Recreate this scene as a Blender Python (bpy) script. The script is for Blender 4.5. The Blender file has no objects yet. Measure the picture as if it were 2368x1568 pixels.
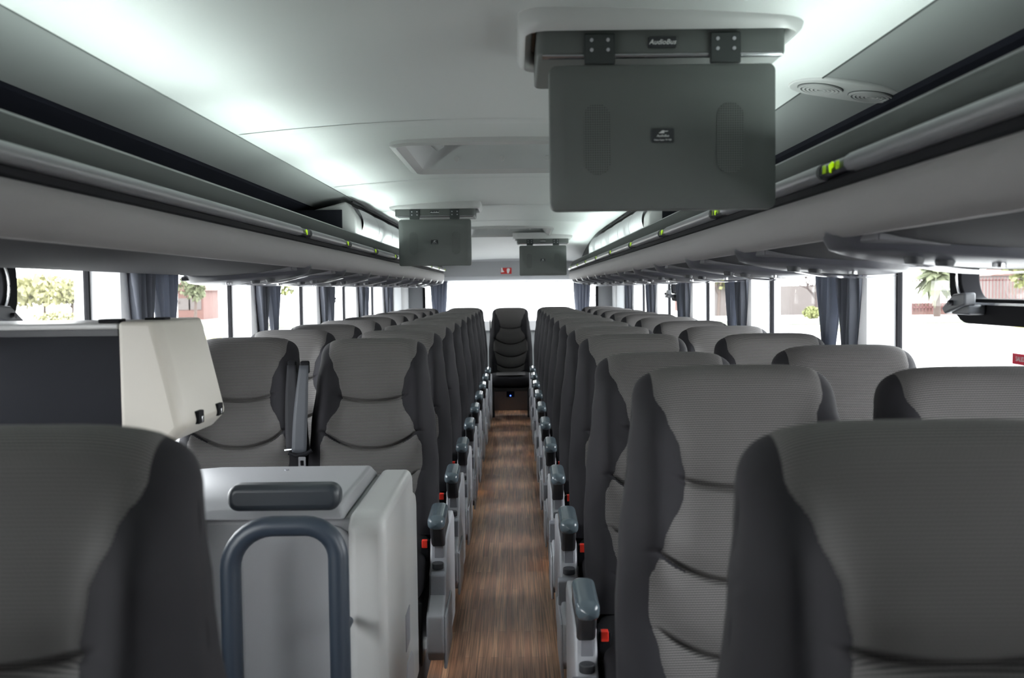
import bpy, math, random
from mathutils import Matrix, Vector, Euler
random.seed(7)
R = math.radians
sc = bpy.context.scene
COL = sc.collection

# ---------------------------------------------------------------- camera
# bus frame: X across (aisle centre 0), Y towards the rear (camera at 0), Z up from the aisle floor
cam_d = bpy.data.cameras.new('camera')
cam = bpy.data.objects.new('camera', cam_d)
COL.objects.link(cam)
cam_d.sensor_width = 36.0
cam_d.lens = 36.0 * 2360 / 2368
cam_d.clip_start = 0.05
cam_d.clip_end = 600
cam_d.dof.use_dof = True
cam_d.dof.focus_distance = 4.2
cam_d.dof.aperture_fstop = 5.6
cam.location = (0.05, 0.0, 1.31)
cam.matrix_world = (Matrix.Translation(cam.location) @ Matrix.Rotation(R(0.18), 4, 'Z')
                    @ Matrix.Rotation(R(90 - 2.81), 4, 'X') @ Matrix.Rotation(R(-0.7), 4, 'Z'))
sc.camera = cam

# ---------------------------------------------------------------- world, exposure
sc.view_settings.view_transform = 'Standard'
sc.view_settings.look = 'None'
sc.view_settings.gamma = 1.0
sc.view_settings.exposure = -0.35
sc.view_settings.use_curve_mapping = False
sc.cycles.max_bounces = 8
sc.cycles.diffuse_bounces = 5
sc.cycles.transparent_max_bounces = 12
sc.cycles.caustics_reflective = False
sc.cycles.caustics_refractive = False
sc.cycles.sample_clamp_indirect = 6.0

world = bpy.data.worlds.new('overcast_sky')
sc.world = world
world.use_nodes = True
wn = world.node_tree
bg = wn.nodes['Background']
tc = wn.nodes.new('ShaderNodeTexCoord')
sep = wn.nodes.new('ShaderNodeSeparateXYZ')
rmp = wn.nodes.new('ShaderNodeValToRGB')
wn.links.new(tc.outputs['Generated'], sep.inputs[0])
wn.links.new(sep.outputs['Z'], rmp.inputs[0])
wn.links.new(rmp.outputs[0], bg.inputs['Color'])
rmp.color_ramp.elements[0].position = 0.0
rmp.color_ramp.elements[0].color = (1.0, 0.965, 0.985, 1)
rmp.color_ramp.elements[1].position = 0.6
rmp.color_ramp.elements[1].color = (0.93, 0.94, 1.0, 1)
bg.inputs['Strength'].default_value = 18.0

sun_d = bpy.data.lights.new('sun', 'SUN')
sun = bpy.data.objects.new('sun', sun_d)
COL.objects.link(sun)
sun_d.energy = 3.0
sun_d.angle = R(6)
sun_d.color = (1.0, 0.93, 0.82)
# soft sun high behind the camera, left
sun.rotation_euler = Vector((0.35, 0.55, -1.0)).to_track_quat('-Z', 'Y').to_euler()

# ---------------------------------------------------------------- materials
def node_mat(name):
    m = bpy.data.materials.new(name)
    m.use_nodes = True
    return m, m.node_tree, m.node_tree.nodes['Principled BSDF']

def mat(name, col, rough=0.5, metal=0.0, bump=0.0, bscale=300.0, var=0.0, emit=None, estr=0.0, spec=0.5, sheen=0.0, coat=0.0):
    m, nt, b = node_mat(name)
    b.inputs['Base Color'].default_value = (*col, 1)
    b.inputs['Roughness'].default_value = rough
    b.inputs['Metallic'].default_value = metal
    b.inputs['Specular IOR Level'].default_value = spec
    b.inputs['Sheen Weight'].default_value = sheen
    b.inputs['Coat Weight'].default_value = coat
    if emit:
        b.inputs['Emission Color'].default_value = (*emit, 1)
        b.inputs['Emission Strength'].default_value = estr
    if bump or var:
        t = nt.nodes.new('ShaderNodeTexCoord')
        n = nt.nodes.new('ShaderNodeTexNoise')
        n.inputs['Scale'].default_value = bscale
        n.inputs['Detail'].default_value = 2
        nt.links.new(t.outputs['Object'], n.inputs['Vector'])
        if bump:
            bp = nt.nodes.new('ShaderNodeBump')
            bp.inputs['Strength'].default_value = bump
            bp.inputs['Distance'].default_value = 0.001
            nt.links.new(n.outputs['Fac'], bp.inputs['Height'])
            nt.links.new(bp.outputs[0], b.inputs['Normal'])
        if var:
            mx = nt.nodes.new('ShaderNodeMix'); mx.data_type = 'RGBA'
            mx.inputs['A'].default_value = (*[c * (1 - var) for c in col], 1)
            mx.inputs['B'].default_value = (*[min(1, c * (1 + var)) for c in col], 1)
            nt.links.new(n.outputs['Fac'], mx.inputs['Factor'])
            nt.links.new(mx.outputs['Result'], b.inputs['Base Color'])
    return m

M = {}
M['ceiling'] = mat('ceiling_laminate', (0.62, 0.64, 0.63), 0.55, bump=0.15, bscale=400)
M['hatch'] = mat('hatch_plastic', (0.45, 0.46, 0.46), 0.45, bump=0.1)
M['cove'] = mat('cove_panel', (0.25, 0.26, 0.255), 0.5, bump=0.1)
M['white'] = mat('white_plastic', (0.47, 0.47, 0.465), 0.38, bump=0.12, bscale=500)
M['galley'] = mat('galley_plastic', (0.33, 0.33, 0.345), 0.33, bump=0.15, bscale=600)
M['cream'] = mat('cream_plastic', (0.48, 0.45, 0.40), 0.4, bump=0.12, bscale=500)
M['pillar'] = mat('pillar_plastic', (0.86, 0.86, 0.88), 0.45)
M['grey'] = mat('grey_plastic', (0.42, 0.42, 0.45), 0.42, bump=0.2, bscale=500)
M['grey_lid'] = mat('grey_recess_plastic', (0.26, 0.26, 0.29), 0.45)
M['fascia'] = mat('rack_fascia_vinyl', (0.20, 0.187, 0.19), 0.6, bump=0.3, bscale=700)
M['rail'] = mat('rack_rail_metal', (0.012, 0.014, 0.0135), 0.6, 0.0, spec=0.2)
M['lip'] = mat('rack_lip_highlight', (0.30, 0.32, 0.31), 0.35)
M['strip'] = mat('strip_plastic', (0.17, 0.17, 0.178), 0.35, 0.0)
M['black'] = mat('black_rubber', (0.010, 0.010, 0.012), 0.75, spec=0.12)
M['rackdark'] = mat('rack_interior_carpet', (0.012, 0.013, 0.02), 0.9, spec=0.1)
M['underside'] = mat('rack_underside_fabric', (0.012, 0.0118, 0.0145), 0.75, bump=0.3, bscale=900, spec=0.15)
M['console_panel'] = mat('console_panel_plastic', (0.075, 0.073, 0.082), 0.5)
M['console'] = mat('console_plastic', (0.07, 0.07, 0.082), 0.28, bump=0.05)
M['console_lens'] = mat('console_lens', (0.20, 0.20, 0.23), 0.12, coat=0.5)
M['latch'] = mat('latch_plastic', (0.10, 0.105, 0.115), 0.4)
M['dark'] = mat('dark_plastic', (0.03, 0.031, 0.036), 0.5, bump=0.1)
M['monitor'] = mat('monitor_plastic', (0.095, 0.102, 0.098), 0.5, bump=0.2, bscale=600)
M['hinge'] = mat('hinge_metal', (0.035, 0.04, 0.04), 0.45, 0.3)
M['steel'] = mat('steel', (0.6, 0.6, 0.62), 0.25, 1.0)
M['slate'] = mat('slate_handrail', (0.022, 0.031, 0.046), 0.42, bump=0.1, bscale=500)
M['slatepad'] = mat('slate_pad', (0.02, 0.025, 0.032), 0.38, bump=0.1)
M['armpad'] = mat('armrest_plastic', (0.085, 0.11, 0.13), 0.22, coat=0.2)
M['plain'] = mat('plain_upholstery', (0.0145, 0.0135, 0.0165), 0.8, bump=0.4, bscale=1500, var=0.12, spec=0.22)
M['belt'] = mat('belt_webbing', (0.022, 0.022, 0.026), 0.7, spec=0.3)
M['belt_light'] = mat('belt_webbing_shiny', (0.06, 0.064, 0.075), 0.55, spec=0.4)
M['red'] = mat('red_button', (1.0, 0.05, 0.03), 0.35, emit=(1, 0.03, 0.02), estr=0.0)
M['navy'] = mat('locker_panel', (0.011, 0.012, 0.017), 0.7, bump=0.2, spec=0.2)
M['badge'] = mat('badge_black', (0.01, 0.011, 0.016), 0.3)
M['ink'] = mat('badge_white_ink', (0.7, 0.7, 0.7), 0.5)
M['led'] = mat('green_led', (0.3, 0.5, 0.0), 0.4, emit=(0.36, 0.62, 0.0), estr=1.0)
M['led_dim'] = mat('green_led_dim', (0.1, 0.15, 0.0), 0.4, emit=(0.2, 0.36, 0.0), estr=1.0)
M['blueled'] = mat('blue_led', (0, 0, 1), 0.4, emit=(0.05, 0.12, 1.0), estr=12.0)
M['lamp'] = mat('lamp_tube', (1, 1, 1), 0.4, emit=(0.86, 1.0, 0.96), estr=3.0)
M['step'] = mat('step_lamp_lens', (1, 1, 1), 0.4, emit=(0.9, 0.95, 1.0), estr=12.0)
M['stepwarm'] = mat('aisle_lamp_lens', (1, 1, 1), 0.4, emit=(1.0, 0.72, 0.42), estr=12.0)
M['signred'] = mat('sticker_red', (0.72, 0.01, 0.05), 0.5)
M['signdark'] = mat('sticker_dark_red', (0.50, 0.025, 0.02), 0.5)
M['signwhite'] = mat('sticker_white', (0.75, 0.75, 0.75), 0.5)
M['riser'] = mat('platform_carpet', (0.055, 0.06, 0.07), 0.8, bump=0.3)
M['sidewall'] = mat('side_lining', (0.22, 0.22, 0.235), 0.6, bump=0.2)
M['rearlining'] = mat('rear_lining', (0.36, 0.37, 0.38), 0.6)
M['yellow'] = mat('yellow_plastic', (0.7, 0.5, 0.03), 0.5)
# outside
M['asphalt'] = mat('bright_street', (0.42, 0.41, 0.40), 0.9, bscale=0.4, var=0.1)
M['grass'] = mat('verge_grass', (0.045, 0.055, 0.028), 0.9, bscale=3, var=0.3)
M['yline'] = mat('yellow_kerb_paint', (0.30, 0.26, 0.03), 0.8)
M['leaf_a'] = mat('leaf_green', (0.10, 0.11, 0.06), 0.8, bscale=2, var=0.35)
M['leaf_b'] = mat('leaf_olive', (0.24, 0.23, 0.12), 0.8, bscale=2, var=0.3)
M['leaf_c'] = mat('leaf_yellow_green', (0.15, 0.16, 0.06), 0.8, bscale=2, var=0.3)
M['twig'] = mat('bare_twig', (0.05, 0.036, 0.034), 0.9)
M['bark'] = mat('bark', (0.07, 0.05, 0.042), 0.9, bscale=20, var=0.3)
M['brick'] = mat('pale_brick', (0.10, 0.052, 0.044), 0.9, bscale=4, var=0.15)
M['housewall'] = mat('pale_wall', (0.085, 0.072, 0.068), 0.9, bscale=2, var=0.1)
M['fencered'] = mat('red_fence_paint', (0.10, 0.032, 0.03), 0.6)

def fabric_mat():
    m, nt, b = node_mat('ribbed_upholstery')
    N, L = nt.nodes, nt.links
    uv = N.new('ShaderNodeUVMap')
    s = N.new('ShaderNodeSeparateXYZ'); L.new(uv.outputs[0], s.inputs[0])
    def mt(op, a, bb=None):
        n = N.new('ShaderNodeMath'); n.operation = op
        for i, v in enumerate((a, bb)):
            if v is None: continue
            if isinstance(v, (int, float)): n.inputs[i].default_value = v
            else: L.new(v, n.inputs[i])
        return n.outputs[0]
    # rows every 5 mm, dashes staggered every second row
    row = mt('MULTIPLY', s.outputs['Y'], 1 / 0.0042)
    rs = mt('SINE', mt('MULTIPLY', row, math.tau))
    par = mt('MODULO', mt('FLOOR', row), 2.0)
    xs = mt('SINE', mt('MULTIPLY', mt('ADD', mt('MULTIPLY', s.outputs['X'], 1 / 0.0052), mt('MULTIPLY', par, 0.5)), math.tau))
    h = mt('ADD', mt('MULTIPLY', rs, 0.36), mt('ADD', mt('MULTIPLY', xs, 0.12), 0.5))
    cr = N.new('ShaderNodeValToRGB'); L.new(h, cr.inputs[0])
    cr.color_ramp.elements[0].position = 0.25; cr.color_ramp.elements[0].color = (0.030, 0.029, 0.030, 1)
    cr.color_ramp.elements[1].position = 0.8; cr.color_ramp.elements[1].color = (0.142, 0.133, 0.130, 1)
    L.new(cr.outputs[0], b.inputs['Base Color'])
    bp = N.new('ShaderNodeBump'); bp.inputs['Strength'].default_value = 0.6; bp.inputs['Distance'].default_value = 0.0012
    L.new(h, bp.inputs['Height']); L.new(bp.outputs[0], b.inputs['Normal'])
    b.inputs['Roughness'].default_value = 0.75
    b.inputs['Specular IOR Level'].default_value = 0.3
    b.inputs['Sheen Weight'].default_value = 0.0
    return m
M['ribbed'] = fabric_mat()

def wood_mat():
    m, nt, b = node_mat('wood_strip_vinyl')
    N, L = nt.nodes, nt.links
    t = N.new('ShaderNodeTexCoord')
    mp = N.new('ShaderNodeMapping'); mp.inputs['Scale'].default_value = (1, 0.018, 1)
    L.new(t.outputs['Object'], mp.inputs[0])
    n1 = N.new('ShaderNodeTexNoise'); n1.inputs['Scale'].default_value = 160; n1.inputs['Detail'].default_value = 5
    L.new(mp.outputs[0], n1.inputs['Vector'])
    # staggered planks
    br = N.new('ShaderNodeTexBrick')
    mp2 = N.new('ShaderNodeMapping'); mp2.inputs['Rotation'].default_value = (0, 0, R(90)); mp2.inputs['Scale'].default_value = (1, 1, 1)
    L.new(t.outputs['Object'], mp2.inputs[0]); L.new(mp2.outputs[0], br.inputs['Vector'])
    br.inputs['Scale'].default_value = 1.0
    br.inputs['Brick Width'].default_value = 0.55; br.inputs['Row Height'].default_value = 0.024
    br.inputs['Mortar Size'].default_value = 0.0006; br.inputs['Bias'].default_value = 0
    br.inputs['Color1'].default_value = (0.32, 0.15, 0.085, 1)
    br.inputs['Color2'].default_value = (0.52, 0.30, 0.18, 1)
    br.inputs['Mortar'].default_value = (0.07, 0.035, 0.02, 1)
    cr = N.new('ShaderNodeValToRGB'); L.new(n1.outputs['Fac'], cr.inputs[0])
    cr.color_ramp.elements[0].position = 0.35; cr.color_ramp.elements[0].color = (0.62, 0.58, 0.55, 1)
    cr.color_ramp.elements[1].position = 0.68; cr.color_ramp.elements[1].color = (1.7, 1.65, 1.6, 1)
    mx = N.new('ShaderNodeMix'); mx.data_type = 'RGBA'; mx.blend_type = 'MULTIPLY'; mx.inputs['Factor'].default_value = 1
    L.new(br.outputs['Color'], mx.inputs['A']); L.new(cr.outputs[0], mx.inputs['B'])
    L.new(mx.outputs['Result'], b.inputs['Base Color'])
    b.inputs['Roughness'].default_value = 0.42
    n2 = N.new('ShaderNodeTexNoise'); n2.inputs['Scale'].default_value = 900
    L.new(t.outputs['Object'], n2.inputs['Vector'])
    bp = N.new('ShaderNodeBump'); bp.inputs['Strength'].default_value = 0.25; bp.inputs['Distance'].default_value = 0.001
    L.new(n2.outputs['Fac'], bp.inputs['Height']); L.new(bp.outputs[0], b.inputs['Normal'])
    return m
M['wood'] = wood_mat()

def curtain_mat():
    m, nt, b = node_mat('curtain_cloth')
    b.inputs['Base Color'].default_value = (0.18, 0.19, 0.225, 1)
    b.inputs['Roughness'].default_value = 0.8
    tr = nt.nodes.new('ShaderNodeBsdfTranslucent'); tr.inputs[0].default_value = (0.30, 0.32, 0.38, 1)
    mx = nt.nodes.new('ShaderNodeMixShader'); mx.inputs[0].default_value = 0.4
    out = nt.nodes['Material Output']
    nt.links.new(b.outputs[0], mx.inputs[1]); nt.links.new(tr.outputs[0], mx.inputs[2]); nt.links.new(mx.outputs[0], out.inputs[0])
    return m
M['curtain'] = curtain_mat()

def glass_mat():
    m = bpy.data.materials.new('window_glass'); m.use_nodes = True
    nt = m.node_tree; nt.nodes.clear()
    o = nt.nodes.new('ShaderNodeOutputMaterial'); t = nt.nodes.new('ShaderNodeBsdfTransparent')
    g = nt.nodes.new('ShaderNodeBsdfGlossy'); g.inputs['Roughness'].default_value = 0.02
    t.inputs[0].default_value = (0.93, 0.96, 0.95, 1)
    x = nt.nodes.new('ShaderNodeMixShader'); x.inputs[0].default_value = 0.05
    nt.links.new(t.outputs[0], x.inputs[1]); nt.links.new(g.outputs[0], x.inputs[2])
    nt.links.new(x.outputs[0], o.inputs[0])
    return m
M['glass'] = glass_mat()

def grille_mat():
    # perforated plastic: small dark holes in a grid
    m, nt, b = node_mat('speaker_perforation')
    N, L = nt.nodes, nt.links
    t = N.new('ShaderNodeTexCoord'); s = N.new('ShaderNodeSeparateXYZ'); L.new(t.outputs['Object'], s.inputs[0])
    def mt(op, a, bb=None):
        n = N.new('ShaderNodeMath'); n.operation = op
        for i, v in enumerate((a, bb)):
            if v is None: continue
            if isinstance(v, (int, float)): n.inputs[i].default_value = v
            else: L.new(v, n.inputs[i])
        return n.outputs[0]
    sx = mt('SINE', mt('MULTIPLY', s.outputs['X'], math.tau / 0.0046))
    sz = mt('SINE', mt('MULTIPLY', s.outputs['Z'], math.tau / 0.0046))
    f = mt('GREATER_THAN', mt('MULTIPLY', mt('ADD', sx, 1), mt('ADD', sz, 1)), 2.1)
    mx = N.new('ShaderNodeMix'); mx.data_type = 'RGBA'
    mx.inputs['A'].default_value = (0.095, 0.102, 0.098, 1); mx.inputs['B'].default_value = (0.008, 0.009, 0.009, 1)
    L.new(f, mx.inputs['Factor']); L.new(mx.outputs['Result'], b.inputs['Base Color'])
    b.inputs['Roughness'].default_value = 0.5
    return m
M['grille'] = grille_mat()

def louver_mat():
    m, nt, b = node_mat('louvre_panel')
    N, L = nt.nodes, nt.links
    t = N.new('ShaderNodeTexCoord'); s = N.new('ShaderNodeSeparateXYZ'); L.new(t.outputs['Object'], s.inputs[0])
    mu = N.new('ShaderNodeMath'); mu.operation = 'MULTIPLY'; mu.inputs[1].default_value = math.tau / 0.022; L.new(s.outputs['Y'], mu.inputs[0])
    si = N.new('ShaderNodeMath'); si.operation = 'SINE'; L.new(mu.outputs[0], si.inputs[0])
    cr = N.new('ShaderNodeValToRGB'); L.new(si.outputs[0], cr.inputs[0])
    cr.color_ramp.elements[0].position = 0.0; cr.color_ramp.elements[0].color = (0.55, 0.56, 0.57, 1)
    cr.color_ramp.elements[1].position = 0.5; cr.color_ramp.elements[1].color = (0.82, 0.83, 0.84, 1)
    L.new(cr.outputs[0], b.inputs['Base Color']); b.inputs['Roughness'].default_value = 0.5
    bp = N.new('ShaderNodeBump'); bp.inputs['Distance'].default_value = 0.003; L.new(si.outputs[0], bp.inputs['Height']); L.new(bp.outputs[0], b.inputs['Normal'])
    return m
M['louver'] = louver_mat()

# ---------------------------------------------------------------- mesh helpers
def link(name, me, parent=None, loc=(0, 0, 0)):
    o = bpy.data.objects.new(name, me)
    COL.objects.link(o)
    o.location = loc
    if parent is not None: o.parent = parent
    return o

def mesh(name, vs, fs, m, parent=None, bevel=0, seg=3, smooth=40, loc=(0, 0, 0), uv=None):
    me = bpy.data.meshes.new(name)
    me.from_pydata([tuple(v) for v in vs], [], fs)
    if uv is not None:
        lay = me.uv_layers.new(name='UVMap')
        for lp in me.loops: lay.data[lp.index].uv = uv[lp.vertex_index]
    me.materials.append(m)
    if smooth:
        me.polygons.foreach_set('use_smooth', [True] * len(me.polygons))
        me.set_sharp_from_angle(angle=R(smooth))
    me.update()
    o = link(name, me, parent, loc)
    if bevel:
        md = o.modifiers.new('bevel', 'BEVEL'); md.width = bevel; md.segments = seg; md.limit_method = 'ANGLE'; md.angle_limit = R(30)
        md.harden_normals = False
    return o

def thing(name, label, cat, loc=(0, 0, 0), group=None, rz=0):
    o = bpy.data.objects.new(name, None); COL.objects.link(o)
    o.empty_display_size = 0.1
    o.location = loc; o.rotation_euler = (0, 0, rz)
    o['label'] = label; o['category'] = cat
    if group: o['group'] = group
    return o

def tag(o, label, cat, group=None, kind=None):
    o['label'] = label; o['category'] = cat
    if group: o['group'] = group
    if kind: o['kind'] = kind
    return o

def struct(o):
    o['kind'] = 'structure'; return o

class MB:
    """collects shapes for ONE mesh"""
    def __init__(s): s.v = []; s.f = []
    def add(s, vs, fs):
        b = len(s.v); s.v += [tuple(v) for v in vs]; s.f += [tuple(i + b for i in f) for f in fs]; return s
    def box(s, x0, x1, y0, y1, z0, z1):
        vs = [(x0, y0, z0), (x1, y0, z0), (x1, y1, z0), (x0, y1, z0), (x0, y0, z1), (x1, y0, z1), (x1, y1, z1), (x0, y1, z1)]
        return s.add(vs, [(0, 3, 2, 1), (4, 5, 6, 7), (0, 1, 5, 4), (1, 2, 6, 5), (2, 3, 7, 6), (3, 0, 4, 7)])
    def hexa(s, lo, hi):
        return s.add(lo + hi, [(0, 3, 2, 1), (4, 5, 6, 7), (0, 1, 5, 4), (1, 2, 6, 5), (2, 3, 7, 6), (3, 0, 4, 7)])
    def prism(s, pts, a0, a1, axis='Y'):
        n = len(pts)
        def P(p, a):
            if axis == 'Y': return (p[0], a, p[1])
            if axis == 'X': return (a, p[0], p[1])
            return (p[0], p[1], a)
        vs = [P(p, a0) for p in pts] + [P(p, a1) for p in pts]
        fs = [(i, (i + 1) % n, n + (i + 1) % n, n + i) for i in range(n)]
        fs += [tuple(range(n - 1, -1, -1)), tuple(range(n, 2 * n))]
        return s.add(vs, fs)
    def tube(s, pts, r, n=10, cap=True):
        pts = [Vector(p) for p in pts]
        k = len(pts); rr = r if isinstance(r, (list, tuple)) else [r] * k
        up = None; rings = []
        for i, p in enumerate(pts):
            t = (pts[min(i + 1, k - 1)] - pts[max(i - 1, 0)]).normalized()
            if up is None: up = t.orthogonal().normalized()
            up = (up - t * up.dot(t)).normalized(); sd = t.cross(up)
            rings.append([p + (up * math.cos(math.tau * j / n) + sd * math.sin(math.tau * j / n)) * rr[i] for j in range(n)])
        vs = [q for g in rings for q in g]; fs = []
        for i in range(k - 1):
            for j in range(n):
                a = i * n + j; b = i * n + (j + 1) % n
                fs.append((a, b, b + n, a + n))
        if cap: fs += [tuple(range(n - 1, -1, -1)), tuple(range((k - 1) * n, k * n))]
        return s.add(vs, fs)
    def cyl(s, c, r, h, axis='Z', n=16, r2=None):
        c = Vector(c); d = {'X': Vector((1, 0, 0)), 'Y': Vector((0, 1, 0)), 'Z': Vector((0, 0, 1))}[axis]
        return s.tube([c - d * h / 2, c + d * h / 2], [r, r if r2 is None else r2], n)
    def sphere(s, c, r, n=10, m=6):
        rx, ry, rz = r if isinstance(r, (tuple, list)) else (r, r, r)
        vs = []; fs = []
        for i in range(m + 1):
            th = math.pi * i / m
            for j in range(n):
                ph = math.tau * j / n
                vs.append((c[0] + rx * math.sin(th) * math.cos(ph), c[1] + ry * math.sin(th) * math.sin(ph), c[2] - rz * math.cos(th)))
        for i in range(m):
            for j in range(n):
                a = i * n + j; b = i * n + (j + 1) % n
                fs.append((a, b, b + n, a + n))
        return s.add(vs, fs)
    def grid(s, fn, nu, nv, close=False):
        b = []
        for i in range(nu + 1):
            for j in range(nv + 1): b.append(fn(i / nu, j / nv))
        fs = [(i * (nv + 1) + j, (i + 1) * (nv + 1) + j, (i + 1) * (nv + 1) + j + 1, i * (nv + 1) + j + 1) for i in range(nu) for j in range(nv)]
        return s.add(b, fs)
    def mirror(s, on=True):
        if on:
            s.v = [(-x, y, z) for x, y, z in s.v]; s.f = [tuple(reversed(f)) for f in s.f]
        return s
    def out(s, name, m, parent=None, **kw): return mesh(name, s.v, s.f, m, parent, **kw)

def rrect(w, h, r, n=5, cx=0, cy=0):
    pts = []
    for (sx, sy, a0) in ((1, 1, 0), (-1, 1, 90), (-1, -1, 180), (1, -1, 270)):
        for i in range(n + 1):
            a = R(a0 + 90 * i / n)
            pts.append((cx + sx * (w / 2 - r) + r * math.cos(a), cy + sy * (h / 2 - r) + r * math.sin(a)))
    return pts

def frame_prism(outer, inner, a0, a1, axis):
    """ring between two loops with the same vertex count, extruded along axis"""
    n = len(outer)
    def P(p, a): return (p[0], a, p[1]) if axis == 'Y' else ((a, p[0], p[1]) if axis == 'X' else (p[0], p[1], a))
    vs = [P(p, a0) for p in outer] + [P(p, a0) for p in inner] + [P(p, a1) for p in outer] + [P(p, a1) for p in inner]
    fs = []
    for i in range(n):
        j = (i + 1) % n
        fs += [(i, j, n + j, n + i), (2 * n + j, 2 * n + i, 3 * n + i, 3 * n + j), (j, i, 2 * n + i, 2 * n + j), (n + i, n + j, 3 * n + j, 3 * n + i)]
    return vs, fs

_tc = {}
def text(name, s, size, mtx, m, parent=None, shear=0, ext=0.0004, sx=1.0):
    key = (s, size, shear, ext, m.name)
    if key not in _tc:
        cu = bpy.data.curves.new(name, 'FONT'); cu.body = s; cu.size = size; cu.align_x = 'CENTER'; cu.align_y = 'CENTER'
        cu.extrude = ext; cu.shear = shear; cu.resolution_u = 3; cu.offset = size * 0.012
        tmp = bpy.data.objects.new('tmp', cu); COL.objects.link(tmp)
        dg = bpy.context.evaluated_depsgraph_get(); dg.update()
        me = bpy.data.meshes.new_from_object(tmp.evaluated_get(dg))
        bpy.data.objects.remove(tmp); bpy.data.curves.remove(cu)
        me.name = name; me.materials.clear(); me.materials.append(m)
        _tc[key] = me
    o = link(name, _tc[key], parent)
    o.matrix_local = mtx @ Matrix.Diagonal((sx, 1, 1, 1))
    return o
FACE_CAM = Matrix.Rotation(R(90), 4, 'X')      # text in the XZ plane, read from -Y

def copy_tree(o, parent=None):
    c = o.copy(); COL.objects.link(c)
    if parent is not None: c.parent = parent
    for ch in list(o.children): copy_tree(ch, c)
    return c

def smooth01(a, b, x):
    t = max(0, min(1, (x - a) / (b - a))); return t * t * (3 - 2 * t)
def interp(tab, x):
    if x <= tab[0][0]: return tab[0][1]
    for (a, va), (b, vb) in zip(tab, tab[1:]):
        if x <= b:
            t = (x - a) / (b - a); t = t * t * (3 - 2 * t); return va + (vb - va) * t
    return tab[-1][1]

# ================================================================ SETTING
YF, YR = -2.6, 12.0          # front and rear of the cabin
WX = 1.225                   # inner half width at window height

# aisle floor and the raised platforms under the seats
MB_f = MB().box(-0.27, 0.27, YF, YR, -0.03, 0.0)
struct(MB_f.out('floor', M['wood'], smooth=0))
for sx, nm in ((-1, 'left'), (1, 'right')):
    struct(MB().box(*sorted((sx * 0.262, sx * 1.26)), YF, YR, -0.03, 0.13).out('trim_platform_' + nm, M['riser'], bevel=0.008))
struct(MB().box(-0.262, 0.262, 10.98, YR, 0.0, 0.30).out('trim_rear_step', M['sidewall'], bevel=0.006))

# ceiling: low vault along the bus, coming down at the rear
CX = -0.015
def ceil_drop(y): return 0.0 if y < 8.8 else 0.19 * ((y - 8.8) / 2.8) ** 2
def ceil_pt(u, v):
    y = YF + (YR - 0.35 - YF) * v
    x = -0.815 + 1.63 * u
    return (x + CX, y, 1.852 - 0.042 * (x / 0.815) ** 2 - ceil_drop(y))
HATCH = ((4.15, 0.78, 0.95), (9.3, 0.78, 0.95))
cg = MB().grid(ceil_pt, 48, 240)
def in_hatch(f):
    for hy, hw, hl in HATCH:
        if all(abs(cg.v[i][0]) < hw / 2 - 0.012 and abs(cg.v[i][1] - hy) < hl / 2 - 0.012 for i in f): return True
    return False
cg.f = [f for f in cg.f if not in_hatch(f)]
struct(cg.out('ceiling', M['ceiling'], smooth=60))
for sx, nm in ((-1, 'left'), (1, 'right')):
    def cove(u, v, sx=sx):
        y = YF + (YR - 0.3 - YF) * v
        t = u
        x = 0.815 + 0.21 * t
        z = 1.811 - 0.012 * t - 0.032 * t * t - ceil_drop(y)
        return (sx * x + CX, y, z)
    struct(MB().grid(cove, 8, 60).out('trim_cove_' + nm, M['cove'], smooth=60))
    # thin joint bead between ceiling and cove
    pts = [(sx * 0.815 + CX, YF + (YR - 0.4 - YF) * i / 40, 1.810 - ceil_drop(YF + (YR - 0.4 - YF) * i / 40)) for i in range(41)]
    struct(MB().tube(pts, 0.0025, 6).out('trim_ceiling_joint_' + nm, M['hinge']))
# transverse ceiling ribs
for k, y in enumerate((1.75, 3.32, 5.0, 6.6, 8.1)):
    def rib(u, v, y=y):
        x = -0.82 + 1.64 * u
        return (x, y - 0.05 + 0.10 * v, 1.8517 - 0.042 * (x / 0.815) ** 2 - 0.0035 * math.sin(math.pi * v) ** 0.7 - ceil_drop(y))
    struct(MB().grid(rib, 24, 8).out('trim_%d' % (k + 1), M['ceiling'], smooth=60))
# roof shell (outer skin) so no daylight leaks in behind the racks
struct(MB().box(-1.36, 1.36, YF, YR + 0.1, 2.02, 2.06).out('ceiling_roof_shell', M['sidewall']))

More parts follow.
